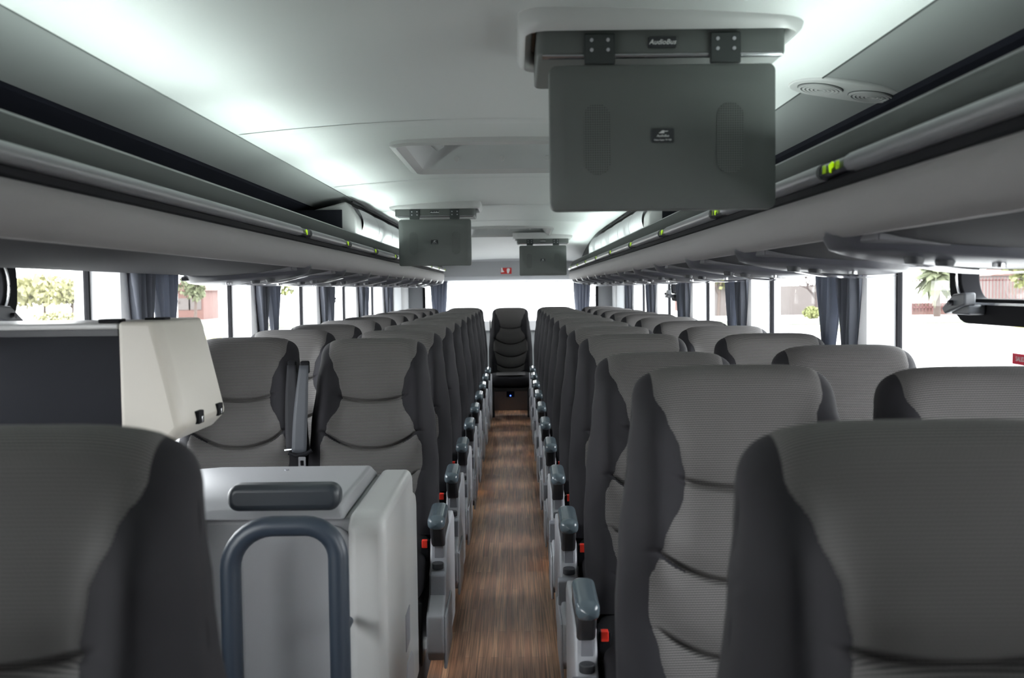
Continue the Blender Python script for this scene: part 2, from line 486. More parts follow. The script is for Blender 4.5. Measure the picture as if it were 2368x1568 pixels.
# side walls: lower lining, header, pillars, with windows between
ZS, ZH = 0.70, 1.47          # sill and head of side windows
PW = 0.26
PP = {-1: (0.01, 1.6), 1: (0.05, 1.63)}     # first pillar and spacing, left and right
GX = WX + 0.04
for sx, nm in ((-1, 'left'), (1, 'right')):
    b = MB()
    b.prism([(WX, -0.03), (WX + 0.12, -0.03), (WX + 0.12, ZS), (WX, ZS)], YF, YR, 'Y')
    b.prism([(WX - 0.02, ZH), (WX + 0.12, ZH), (WX + 0.12, 2.02), (WX - 0.05, 2.02)], YF, YR, 'Y')
    b.box(WX, WX + 0.06, YF, PP[sx][0] + 0.27, ZS, ZH)  # unseen bays behind the camera, windows left out to cut front light
    b.mirror(sx < 0)
    struct(b.out('wall_' + nm, M['sidewall'], smooth=0))
    P0, PITCH = PP[sx]
    for k in range(0, 8):
        y0 = P0 + PITCH * k
        if y0 + PW < YF: continue
        y1 = y0 + PW if k < 7 else YR
        pil = MB().prism([(WX + 0.062, y0), (WX - 0.025, y0 + 0.028), (WX - 0.035, y0 + 0.045), (WX - 0.035, y1 - 0.05), (WX - 0.02, y1 - 0.03), (WX + 0.06, y1), (WX + 0.11, y1), (WX + 0.11, y0)], ZS, ZH + 0.02, 'Z')
        pil.mirror(sx < 0)
        struct(pil.out('trim_%d' % (20 + (k + 2) * 2 + (sx > 0)), M['pillar' if k < 7 else 'rearlining']))
        # window: glass + rubber frame
        if k < 1: continue
        w0, w1 = y0 - PITCH + PW, y0
        n = (k + 2) * 2 - 1 + (sx > 0)
        g = MB().box(GX + 0.025, GX + 0.031, w0 - 0.01, w1 + 0.01, ZS - 0.01, ZH + 0.01).mirror(sx < 0)
        w = struct(g.out('window_%d' % n, M['glass'], smooth=0))
        o = [(w0, ZS), (w1, ZS), (w1, ZH), (w0, ZH)]; t = 0.012
        i = [(w0 + t, ZS + t), (w1 - t, ZS + t), (w1 - t, ZH - t), (w0 + t, ZH - t)]
        fv, ff = frame_prism(o, i, GX + 0.020, GX + 0.036, 'X')
        MB().add(fv, ff).mirror(sx < 0).out('window_frame', M['black'], w, smooth=0)
        if n in (7, 8, 13, 14):
            # hinged hopper with rounded black frame and latch
            if n == 7: hy1, hy0 = w1 - 0.57, w0 + 0.03
            elif n == 8: hy1, hy0 = w1 - 0.52, w0 + 0.03
            elif n == 13: hy1, hy0 = w1 - 0.90, w0 + 0.02
            elif n == 14: hy1, hy0 = w1 - 0.42, w0 + 0.03
            else: hy1, hy0 = w1 - 0.2, w0 + 0.05
            z0, z1 = 1.205, 1.46
            cy, cz, ww, hh = (hy0 + hy1) / 2, (z0 + z1) / 2, hy1 - hy0, z1 - z0
            oo = rrect(ww, hh, 0.11, 8, cy, cz); ii = rrect(ww - 0.14, hh - 0.13, 0.06, 8, cy, cz)
            fv, ff = frame_prism(oo, ii, GX - 0.03, GX + 0.022, 'X')
            hp = MB().add(fv, ff).mirror(sx < 0).out('hopper_frame', M['black'], w, bevel=0.004)
            i2 = rrect(ww - 0.105, hh - 0.10, 0.08, 8, cy, cz); i3 = rrect(ww - 0.117, hh - 0.112, 0.075, 8, cy, cz)
            fv, ff = frame_prism(i2, i3, GX - 0.037, GX - 0.028, 'X')
            MB().add(fv, ff).mirror(sx < 0).out('hopper_seal', M['steel'], hp)
            lt = MB()
            yl = hy1 - 0.17
            lt.box(GX - 0.075, GX - 0.03, yl - 0.05, yl + 0.05, z0 + 0.025, z0 + 0.05)
            lt.prism([(yl - 0.05, z0 + 0.05), (yl + 0.07, z0 + 0.025), (yl + 0.09, z0 + 0.04), (yl + 0.02, z0 + 0.078), (yl - 0.05, z0 + 0.082)], GX - 0.085, GX - 0.055, 'X')
            lt.mirror(sx < 0).out('hopper_latch', M['latch'], hp, bevel=0.005)
            MB().cyl((sx * (GX - 0.09), yl + 0.02, z0 + 0.055), 0.007, 0.012, 'X').out('latch_screw', M['dark'], hp)

# rear wall
rw = MB()
rw.box(-1.28, 1.28, YR, YR + 0.06, -0.03, 0.86)
rw.box(-1.28, -1.03, YR, YR + 0.06, 0.86, 2.02)
rw.box(1.03, 1.28, YR, YR + 0.06, 0.86, 2.02)
rw.box(-1.03, 1.03, YR, YR + 0.06, 1.40, 2.02)
struct(rw.out('wall_rear', M['rearlining'], smooth=0))
hd = MB()
def header(u, v):
    x = -1.02 + 2.04 * u
    tab = [(0, (11.62, 1.672)), (0.25, (11.72, 1.63)), (0.7, (11.76, 1.46)), (0.85, (11.80, 1.415)), (1, (11.98, 1.395))]
    y = interp([(a, p[0]) for a, p in tab], v); z = interp([(a, p[1]) for a, p in tab], v)
    return (x, y, z - 0.03 * (x / 1.02) ** 2 * (1 - v))
struct(MB().grid(header, 20, 24).out('trim_rear_header', M['rearlining'], smooth=60))
struct(MB().box(-1.2, 1.2, 11.72, 12.0, 0.83, 0.945).out('trim_rear_shelf', M['pillar'], bevel=0.01))
struct(MB().box(-1.2, 1.2, 11.80, 12.0, -0.02, 0.83).out('baseboard_rear', M['rearlining']))
g = struct(MB().box(-1.02, 1.02, YR + 0.03, YR + 0.036, 0.92, 1.41).out('window_rear', M['glass'], smooth=0))
o = rrect(2.06, 0.52, 0.06, 5, 0, 1.16); i = rrect(2.0, 0.46, 0.05, 5, 0, 1.16)
fv, ff = frame_prism(o, i, YR - 0.015, YR + 0.04, 'Y')
MB().add(fv, ff).out('window_frame', M['black'], g)
# unseen front bulkhead behind the camera, closed solid to keep light off seat fronts
struct(MB().box(-1.28, 1.28, YF - 0.06, YF, -0.03, 2.02).out('wall_front', M['sidewall'], smooth=0))

# ================================================================ LUGGAGE RACKS
def rack(sx, name_side, label):
    mir = sx < 0
    t = thing('luggage_rack', label, 'luggage rack', (sx * 0.95, 4.5, 1.36))
    t_inv = Matrix.Translation(-Vector(t.location))
    Y0, Y1 = YF + 0.05, 11.62
    NY = 70
    # sweep with an end that curves in and down towards the rear window
    def sweep(pts, name, m, y0=Y0, y1=Y1, ny=NY, smooth=35, endcurve=True, closed=True):
        b = MB(); n = len(pts)
        vs = []
        ys = []
        for k in range(ny + 1):
            f = k / ny
            ys.append(y0 + (y1 - y0) * (1 - (1 - f) ** 1.6))
        for y in ys:
            e = max(0.0, (y - 10.6) / (11.62 - 10.6)) if endcurve else 0
            sh = 0.30 * e ** 3
            for (x, z) in pts:
                w = max(0, min(1, (x - 0.64) / 0.5))
                vs.append((sx * (x + sh * (1 - w)), y, z))
        fs = []
        for k in range(ny):
            for j in range(n if closed else n - 1):
                a = k * n + j; c = k * n + (j + 1) % n
                fs.append((a, c, c + n, a + n))
        if closed: fs += [tuple(range(n - 1, -1, -1)), tuple(range(ny * n, (ny + 1) * n))]
        if sx > 0: fs = [tuple(reversed(f)) for f in fs]
        vs = [tuple(Vector(v) - Vector(t.location)) for v in vs]
        return mesh(name, vs, fs, m, t, smooth=smooth)
    # underside shell
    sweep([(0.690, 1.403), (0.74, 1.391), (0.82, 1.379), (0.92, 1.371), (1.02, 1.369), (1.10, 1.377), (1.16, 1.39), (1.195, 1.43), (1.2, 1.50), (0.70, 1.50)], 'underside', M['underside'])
    # pale fascia
    sweep([(0.662, 1.482), (0.656, 1.474), (0.655, 1.460), (0.657, 1.44), (0.663, 1.415), (0.672, 1.402), (0.680, 1.396), (0.690, 1.396), (0.700, 1.405), (0.700, 1.482)], 'fascia', M['fascia'])
    # black recess line
    sweep([(0.672, 1.510), (0.664, 1.500), (0.664, 1.488), (0.672, 1.480), (0.72, 1.480), (0.72, 1.510)], 'shadow_gap', M['black'])
    # rail
    sweep([(0.668, 1.540), (0.668, 1.506), (0.70, 1.506), (0.70, 1.560), (0.716, 1.588), (0.712, 1.594), (0.704, 1.594), (0.697, 1.588), (0.682, 1.562)], 'rail', M['rail'])
    sweep([(0.7005, 1.5945), (0.706, 1.597), (0.714, 1.597), (0.718, 1.592), (0.712, 1.590), (0.7005, 1.590)], 'lip_highlight', M['lip'])  # paler bead paints the highlight of the cove light along the rail edge
    # shelf floor and dark back
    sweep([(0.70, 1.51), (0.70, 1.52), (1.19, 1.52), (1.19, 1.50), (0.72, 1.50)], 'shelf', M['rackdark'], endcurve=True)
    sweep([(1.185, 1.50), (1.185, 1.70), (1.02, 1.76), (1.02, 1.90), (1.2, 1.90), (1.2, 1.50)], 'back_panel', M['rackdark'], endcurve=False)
    # strip pieces between the seat number modules
    mods = [(1.85 - 1.07, 1.05)] if sx > 0 else []
    if sx > 0: ym = [0.78 + 1.05 * k for k in range(0, 10)]
    else: ym = [3.62 + 0.9 * k for k in range(0, 9)]
    edges = [Y0] + ym + [11.0]
    half = 0.078
    prof = [(0.668, 1.536), (0.656, 1.534), (0.648, 1.528), (0.645, 1.520), (0.646, 1.512), (0.652, 1.505), (0.668, 1.503)]
    for k, (a, c) in enumerate(zip(edges, edges[1:])):
        a2 = a + (half if k > 0 else 0) + 0.002; c2 = c - (half if k < len(ym) else 0) - 0.002
        sweep(prof, 'light_strip', M['strip'], a2, c2, 6 if c2 < 10 else 16, smooth=50)
    for k, y in enumerate(ym):
        d = link('seat_display', None, t) if False else None
        b = MB().prism([(0.668, 1.533), (0.656, 1.531), (0.651, 1.525), (0.650, 1.512), (0.655, 1.507), (0.668, 1.506)], y - half, y + half, 'Y').mirror(mir)
        b.v = [tuple(Vector(v) - Vector(t.location)) for v in b.v]
        d = b.out('seat_display', M['badge'], t)
        # digits lie on the face of the module, readable from the aisle
        rot = Matrix.Rotation(R(90), 4, 'Z') @ Matrix.Rotation(R(90), 4, 'X')   # faces +X
        if sx > 0: rot = Matrix.Rotation(R(-90), 4, 'Z') @ Matrix.Rotation(R(90), 4, 'X')
        base = Vector((sx * 0.6495, y, 1.519)) - Vector(t.location)
        sgn = -1 if sx > 0 else 1
        lab = ['10', '09'] if (sx > 0 and k == 1) else None
        if lab or sx > 0:
            l1, l2 = lab if lab else ('8', '8')
            text('digits', '10' if lab else '1', 0.021, Matrix.Translation(base + Vector((-sx * 0.001, 0.042, 0))) @ rot, M['led_dim'], d)
            text('digits', '09' if lab else '9', 0.021, Matrix.Translation(base + Vector((-sx * 0.001, -0.036, 0))) @ rot, M['led_dim'], d)
        ic = MB()
        ic.prism([(y + 0.006, 1.527), (y + 0.016, 1.525), (y + 0.012, 1.512), (y + 0.006, 1.510), (y + 0.003, 1.517), (y - 0.008, 1.519), (y - 0.010, 1.526), (y - 0.004, 1.529)], 0.6488, 0.651, 'X').mirror(mir)
        ic.v = [tuple(Vector(v) - Vector(t.location)) for v in ic.v]
        ic.out('seat_icon', M['led'], d, smooth=0)
    # reading light consoles under the rack, one per row
    first = 1.92 if sx > 0 else 3.78
    nrow = 12 if sx > 0 else 10
    proto = None
    for k in range(nrow):
        y = first + 0.79 * k
        if y > 11.0: break
        if proto is None:
            c = MB()
            A, Bx = 0.235, 0.165
            def dome(u, v):
                th = math.tau * u; r = v
                cx, sy = math.cos(th), math.sin(th)
                ex = abs(cx) ** 0.75 * (1 if cx > 0 else -1); ey = abs(sy) ** 0.75 * (1 if sy > 0 else -1)
                x = ex * A * r; yy = ey * Bx * r
                z = -0.032 * (1 - r ** 2.6) ** 0.6 - 0.006
                return (x, yy + sx * 0.0, z if r < 1 else 0.012)
            c.grid(dome, 40, 12)
            cb = c.out('console', M['console'], t, smooth=60)
            # clear lens strip over the outer half
            l = MB().grid(lambda u, v: ((-0.12 + 0.33 * u) * 1.0, -0.05 + 0.10 * v + 0.03 * math.sin(math.pi * u), -0.041 - 0.006 * math.sin(math.pi * v) * math.sin(math.pi * u) + 0.012 * (u * 2 - 1) ** 2), 14, 8)
            l.out('lamp_lens', M['console_lens'], cb, smooth=60)
            for dx in (-0.10, -0.045):
                MB().cyl((sx * dx, -0.09, -0.034), 0.015, 0.016, 'Z', 16, 0.02).out('air_nozzle', M['dark'], cb)
            MB().cyl((sx * 0.05, -0.095, -0.032), 0.012, 0.012).out('reading_light', M['steel'], cb)
            # flanks that join the dome to the shell
            MB().prism([(-0.20, -0.18), (0.22, -0.10), (0.22, 0.12), (-0.20, 0.05)], -0.010, 0.006, 'Z').mirror(mir).out('console_plate', M['console_panel'], cb, bevel=0.004)
            proto = cb; cc = cb
        else:
            cc = copy_tree(proto, t)
        cc.location = Vector((sx * 0.90, y, 1.379)) - Vector(t.location)
        cc.rotation_euler = (0, sx * R(4.5), 0)
    return t

DXR = -0.033
rackL = rack(-1, 'left', 'long overhead luggage rack on the left side, above the left-hand seats')
rackR = rack(1, 'right', 'long overhead luggage rack on the right side, above the right-hand seats')

rackL.location.x += DXR; rackR.location.x += DXR
# air return units filling the rear part of both racks
for sx, lab in ((-1, 'pale louvred air return box in the left luggage rack'), (1, 'pale louvred air return box in the right luggage rack')):
    mir = sx < 0
    t = thing('air_return_unit', lab, 'vent', (sx * 0.95, 5.5, 1.521))
    T = Vector(t.location)
    def out(b, name, m, par=None, **kw):
        b.mirror(mir); b.v = [tuple(Vector(v) - T) for v in b.v]
        return b.out(name, m, par or t, **kw)
    ya, yb = 5.45, 9.75
    out(MB().prism([(0.79, 1.522), (1.01, 1.522), (1.01, 1.74), (0.83, 1.785), (0.775, 1.70), (0.77, 1.60)], ya, ya + 0.18, 'Y'), 'end_cap', M['white'], bevel=0.012)
    out(MB().prism([(0.80, 1.522), (1.01, 1.522), (1.01, 1.735), (0.835, 1.778), (0.79, 1.70), (0.785, 1.60)], ya + 0.18, yb - 0.1, 'Y'), 'housing', M['grey'])
    out(MB().prism([(0.79, 1.522), (1.01, 1.522), (1.01, 1.72), (0.83, 1.765), (0.775, 1.69), (0.77, 1.60)], yb - 0.1, yb, 'Y'), 'end_cap', M['white'], bevel=0.012)
    out(MB().box(0.85, 1.14, ya - 0.02, ya + 0.002, 1.522, 1.74), 'divider', M['navy'])
    for k in range(6):
        y0 = ya + 0.19 + k * 0.67
        y1 = y0 + 0.655
        if y1 > yb - 0.1: y1 = yb - 0.105
        if y1 - y0 < 0.2: break
        def lou(u, v, y0=y0, y1=y1):
            y = y0 + (y1 - y0) * u
            z = 1.605 + 0.155 * v
            x = 0.80 - 0.035 * math.sin(math.pi * min(1, v * 0.9 + 0.05)) - 0.006 * math.sin(math.pi * u)
            return (x, y, z)
        b = MB().grid(lou, 20, 10)
        out(b, 'louvre', M['louver'], smooth=60)
    out(MB().tube([(0.80, ya + 0.02, 1.785), (0.80, 8.6, 1.785)], 0.006, 6), 'top_gasket', M['black'])
    t.location.x += DXR * 0.35

# cove lighting: fluorescent tubes lying behind the rack lip
for sx, lab in ((-1, 'left'), (1, 'right')):
    t = thing('cove_light', 'row of fluorescent tubes behind the lip of the %s luggage rack' % lab, 'light', (sx * 0.745 + DXR, 4.5, 1.521))
    for k in range(11):
        y0 = YF + 0.2 + k * 1.28
        y1 = y0 + 1.16
        if y1 > 11.3: break
        MB().tube([(0, y0 - 4.5, 0.034), (0, y1 - 4.5, 0.034)], 0.008, 8).out('tube', M['lamp'], t)
        MB().box(-0.018, 0.018, y0 - 4.53, y1 - 4.47, 0.0, 0.02).out('tube_base', M['white'], t)
        ld = bpy.data.lights.new('cove_lamp', 'AREA'); ld.shape = 'RECTANGLE'; ld.size = 0.02; ld.size_y = y1 - y0
        ld.energy = 4.4; ld.color = (0.86, 1.0, 0.95); ld.spread = R(180)
        lo = bpy.data.objects.new('cove_lamp', ld); COL.objects.link(lo)
        lo.location = (sx * 0.724 + DXR, (y0 + y1) / 2, 1.592)
        lo.rotation_euler = (Matrix.Rotation(-sx * R(27), 4, 'Y') @ Matrix.Rotation(R(180), 4, 'X')).to_euler()

# ================================================================ CEILING FITTINGS
# recessed roof hatches
for k, (y, lab) in enumerate(((4.15, 'near recessed roof hatch in the ceiling, partly behind the nearest monitor'), (9.3, 'far recessed roof hatch in the ceiling, beyond the second monitor'))):
    t = thing('roof_hatch', lab, 'hatch', (0.0, y, 1.84 - ceil_drop(y)), 'roof hatches')
    w, l = 0.80, 0.97
    o = rrect(w, l, 0.08, 6); i = rrect(w - 0.05, l - 0.05, 0.06, 6)
    i2 = [(p[0], p[1]) for p in rrect(w - 0.10, l - 0.10, 0.05, 6)]
    i3 = [(p[0], p[1] + 0.02) for p in rrect(w - 0.24, l - 0.26, 0.05, 6)]
    n = len(o)
    cz = lambda p: -0.042 * (p[0] / 0.815) ** 2
    drp = lambda p: -(ceil_drop(y + p[1]) - ceil_drop(y))
    vs = [(p[0], p[1], 0.020 + cz(p) + drp(p)) for p in o] + [(p[0], p[1], 0.001 + cz(p) + drp(p)) for p in o] \
        + [(p[0], p[1], -0.006 + cz(p) + drp(p)) for p in i] + [(p[0], p[1], 0.012 + cz(p) + drp(p)) for p in i2]
    fs = []
    for a in range(3):
        for q in range(n):
            r_ = (q + 1) % n
            fs.append((a * n + q, a * n + r_, (a + 1) * n + r_, (a + 1) * n + q))
    mesh('hatch_rim', vs, fs, M['white'], t)
    vs = [(p[0], p[1], 0.012 + cz(p) + drp(p)) for p in i2] + [(p[0], p[1], 0.11) for p in i3]
    fs = [(q, (q + 1) % n, n + (q + 1) % n, n + q) for q in range(n)] + [tuple(range(n, 2 * n))]
    mesh('hatch_panel', vs, fs, M['hatch'], t, smooth=30)
    for dx in (-0.20, 0.0, 0.20):
        MB().cyl((dx, 0.385, 0.045), 0.012, 0.014, 'Y').out('hatch_stud', M['white'], t, bevel=0.003)
    MB().prism([(-0.30, -0.22), (-0.25, -0.26), (-0.23, 0.05), (-0.27, 0.18)], 0.05, 0.075, 'Z').out('hatch_handle', M['hatch'], t, bevel=0.005)

# flip-down monitors
def monitor(x, y, label, near):
    zc = 1.852 - 0.042 * (x / 0.826) ** 2 - ceil_drop(y + 0.2)
    t = thing('ceiling_monitor', label, 'monitor', (x, y, zc), 'flip-down monitors')
    # white mounting rim: rounded, thick
    W, Dp = 0.565, 0.42
    cy = 0.13
    o = rrect(W, Dp, 0.06, 7, 0, cy); i = rrect(W - 0.06, Dp - 0.06, 0.035, 7, 0, cy)
    prof = [(0.0, 0.012), (0.0, -0.026), (0.15, -0.040), (0.5, -0.046), (0.85, -0.040), (1.0, -0.028), (1.0, 0.0)]
    vs = []; n = len(o)
    for (f, z) in prof:
        for q in range(n):
            # rim is deeper at the front where it covers the hinge
            vs.append((o[q][0] * (1 - f) + i[q][0] * f, o[q][1] * (1 - f) + i[q][1] * f, z + 0.01))
    fs = []
    for a in range(len(prof) - 1):
        for q in range(n):
            r_ = (q + 1) % n
            fs.append((a * n + q, a * n + r_, (a + 1) * n + r_, (a + 1) * n + q))
    mesh('mounting_rim', vs, fs, M['white'], t, smooth=50)
    # grey tray under the rim
    tr = MB().prism(rrect(0.49, 0.34, 0.02, 4, 0, cy), -0.078, 0.0, 'Z').out('tray', M['monitor'], t, bevel=0.006)
    MB().tube([(-0.235, -0.038, -0.080), (0.235, -0.038, -0.080)], 0.005, 8).out('hinge_rod', M['steel'], t)
    for dx in (-0.123, 0.123):
        h = MB().box(dx - 0.03, dx + 0.03, -0.052, -0.040, -0.098, -0.038).out('hinge', M['hinge'], t, bevel=0.003)
        b = MB()
        for ax in (-0.016, 0.016):
            for az in (-0.052, -0.071): b.cyl((dx + ax, -0.054, az), 0.0035, 0.004, 'Y', 8)
        b.out('hinge_screws', M['grey'], h)
    bd = MB().prism(rrect(0.054, 0.021, 0.002, 2, 0.0, -0.056), -0.047, -0.040, 'Y').out('badge', M['badge'], t)
    text('badge_text', 'AudioBus', 0.0135, Matrix.Translation((0.0, -0.0475, -0.056)) @ FACE_CAM, M['ink'], bd, shear=0.3)
    # hanging panel (seen from the back)
    zt = -0.098; H = 0.285; Wp = 0.446
    cz = zt - H / 2
    p1 = rrect(Wp, H, 0.014, 5, 0, cz); p2 = rrect(Wp, H, 0.014, 5, 0, cz); p3 = rrect(Wp - 0.055, H - 0.055, 0.012, 5, 0, cz - 0.004)
    n = len(p1)
    vs = [(p[0], -0.018, p[1]) for p in p1] + [(p[0] * 0.994, -0.046, cz + (p[1] - cz) * 0.994) for p in p2] + [(p[0], -0.056, p[1]) for p in p3]
    fs = [tuple(range(n))]
    for a in range(2):
        for q in range(n):
            r_ = (q + 1) % n
            fs.append((a * n + r_, a * n + q, (a + 1) * n + q, (a + 1) * n + r_))
    fs.append(tuple(reversed(range(2 * n, 3 * n))))
    vs = vs; sp = mesh('screen_housing', vs, fs, M['monitor'], t, bevel=0.0025, smooth=25)
    MB().box(-0.2, 0.2, -0.0178, -0.016, cz - 0.125, cz + 0.125).out('screen', M['black'], sp)
    for dx in (-0.13, 0.13):
        MB().prism(rrect(0.052, 0.138, 0.0255, 8, 0, 0), -0.0574, -0.0555, 'Y').out('speaker_grille', M['grille'], sp, smooth=0, loc=(dx, 0, cz - 0.004))
    b2 = MB().prism(rrect(0.044, 0.027, 0.003, 3, -0.002, cz + 0.002), -0.0585, -0.0555, 'Y').out('badge', M['badge'], sp)
    text('badge_text', 'AudioBus', 0.0062, Matrix.Translation((-0.002, -0.0588, cz + 0.001)) @ FACE_CAM, M['ink'], b2, shear=0.3)
    text('badge_text', 'Video Super TV HD', 0.0042, Matrix.Translation((-0.002, -0.0588, cz - 0.007)) @ FACE_CAM, M['ink'], b2)
    lg = MB()
    lg.prism([(-0.010, cz + 0.006), (-0.003, cz + 0.0115), (0.001, cz + 0.0115), (0.001, cz + 0.006)], -0.0592, -0.0585, 'Y')
    lg.prism([(0.001, cz + 0.0105), (0.009, cz + 0.0105), (0.007, cz + 0.0090), (0.001, cz + 0.0090)], -0.0592, -0.0585, 'Y')
    lg.out('badge_emblem', M['ink'], b2, smooth=0)
    for dx in (-0.209, 0.209):
        for az in (cz + 0.128, cz - 0.127):
            MB().cyl((dx, -0.0468, az), 0.0028, 0.002, 'Y', 8).out('screw', M['black'], sp)
    MB().box(-0.020, 0.020, -0.0470, -0.045, cz - 0.1195, cz - 0.1175).out('catch_slot', M['black'], sp, smooth=0)
    for dx in (-0.022, 0.022): MB().cyl((dx, -0.0468, cz - 0.134), 0.0032, 0.003, 'Y', 8).out('screw', M['hinge'], sp)
    return t
monitor(0.345, 2.07, 'large grey flip-down monitor, nearest of the three, hanging right of the aisle', True)
monitor(-0.435, 6.33, 'grey flip-down monitor left of the aisle, second from the camera', False)
m3 = monitor(0.322, 9.72, 'small-looking grey flip-down monitor, farthest of the three, near the rear window', False)

# loudspeaker / air outlet plate over the cove joint
t = thing('ceiling_air_outlet', 'oval ceiling vent with two round slatted outlets on the right of the nearest monitor', 'vent', (0.885, 2.58, 1.803))
pl = rrect(0.285, 0.185, 0.085, 8)
MB().prism(pl, -0.012, 0.004, 'Z').out('plate', M['white'], t, bevel=0.006).rotation_euler = (0, R(9), 0)
for dx in (-0.064, 0.064):
    for r_ in (0.014, 0.024, 0.034, 0.044, 0.054):
        ring = MB()
        o = [(dx + r_ * math.cos(math.tau * a / 28), r_ * math.sin(math.tau * a / 28)) for a in range(28)]
        i = [(dx + (r_ - 0.006) * math.cos(math.tau * a / 28), (r_ - 0.006) * math.sin(math.tau * a / 28)) for a in range(28)]
        fv, ff = frame_prism(o, i, -0.0175, -0.012, 'Z')
        q = ring.add(fv, ff).out('slat_ring', M['white'], t, smooth=30); q.rotation_euler = (0, R(9), 0)
    q = MB().cyl((dx, 0, -0.0125), 0.056, 0.0022, 'Z', 28).out('outlet_recess', M['hinge'], t); q.rotation_euler = (0, R(9), 0)

# ================================================================ SEATS
ZT = 1.153                      # top of the backrests
HW = 0.222                      # half width
def back_surface():
    zb = 0.43
    Lean = R(11)
    L = (ZT - 0.052 - zb) / math.cos(Lean)
    rT = 0.052
    ax = Vector((0, math.sin(Lean), math.cos(Lean)))       # along the spine
    nf = Vector((0, -math.cos(Lean), math.sin(Lean)))      # front normal
    top = Vector((0, 0.020, ZT - 0.052))
    def width(d):  # half width against distance below the top
        return interp([(0, 0.194), (0.12, 0.206), (0.27, 0.224), (0.41, 0.234), (0.55, 0.234), (0.75, 0.230)], d)
    seams = (0.182, 0.352, 0.49, 0.61)
    def pb(d):
        return interp([(-0.2, 0.165), (0.0, 0.162), (0.05, 0.142), (0.11, 0.120), (0.16, 0.111), (0.19, 0.116), (0.28, 0.156), (0.345, 0.184), (0.40, 0.186), (0.47, 0.170), (0.56, 0.150), (0.62, 0.150), (0.72, 0.165)], d)
    def warp(x, a0):
        # rows of the mesh follow the smile seams
        d0 = L - a0
        if a0 > L: return a0
        up = 0.055 * min(1, abs(x) / 0.165) ** 2.2
        return a0 + up * interp([(0.0, 0.0), (0.182, 0.7), (0.352, 1.1), (0.61, 1.1), (0.76, 0.0)], d0)
    def surf(x, a, w=None, lift=0.0, d0=None):
        # a: arc position, a in [0,L] front (bottom to top), then the roll over the top, then the back
        d = L - a
        if w is None: w = width(max(0, d))
        xi = max(-1, min(1, x / w))
        k = (1 - abs(xi) ** 4.6) ** (1 / 2.3) if abs(xi) < 0.9997 else 0
        kb = (1 - abs(xi) ** 16) ** (1 / 2.4) if abs(xi) < 0.9997 else 0
        drop = 0.020 * abs(xi) ** 5
        if a <= L:
            core = top - ax * d
            thick = rT + 0.018 * smooth01(0.05, 0.5, d) 
            off = thick * k
            g = math.exp(-((abs(x) - 0.172) / 0.042) ** 2)
            off += 0.052 * g * smooth01(-0.02, 0.10, d) * (1 - smooth01(0.24, 0.40, d)) * k ** 0.4
            off += 0.026 * math.exp(-((abs(x) - 0.195) / 0.035) ** 2) * smooth01(0.40, 0.52, d) * k ** 0.4
            # puffed cushions between stitched smile seams
            prev = -0.05
            amp = math.exp(-(abs(x) / 0.175) ** 8)
            dq = d if d0 is None else d0
            gro = 0
            for i, s in enumerate(seams):
                aw = math.exp(-(abs(x) / (pb(s - 0.02) + 0.006)) ** 12)
                gro += math.exp(-((dq - s) / 0.0055) ** 2) * 0.017 * aw
                gro += math.exp(-((dq - s) / 0.030) ** 2) * 0.013 * aw
            off -= gro * amp
            off += 0.010 * amp * smooth01(0.0, 0.1, d)
            p = core + nf * (off + lift)
            return Vector((x, p.y, p.z - drop * (1 - smooth01(0, 0.2, d))))
        arc = math.pi * rT
        if a <= L + arc:
            th = (a - L) / rT
            mixk = smooth01(0.6, 2.2, th)
            off = rT * (k * (1 - mixk) + kb * mixk) + lift
            p = top + nf * math.cos(th) * off + ax * math.sin(th) * off
            if th < 0.9: p += nf * 0.010 * math.exp(-(abs(x) / 0.175) ** 8) * 0
            return Vector((x, p.y, p.z - drop))
        dd = a - L - arc
        core = top - ax * dd
        p = core - nf * ((rT + 0.085 * smooth01(-0.02, 0.42, dd)) * kb + lift)
        return Vector((x, p.y, p.z - drop * (1 - smooth01(0, 0.2, dd))))
    return L, rT, width, pb, surf, warp, seams
BL, BR, bwidth, bpb, bsurf, bwarp, SEAMS = back_surface()

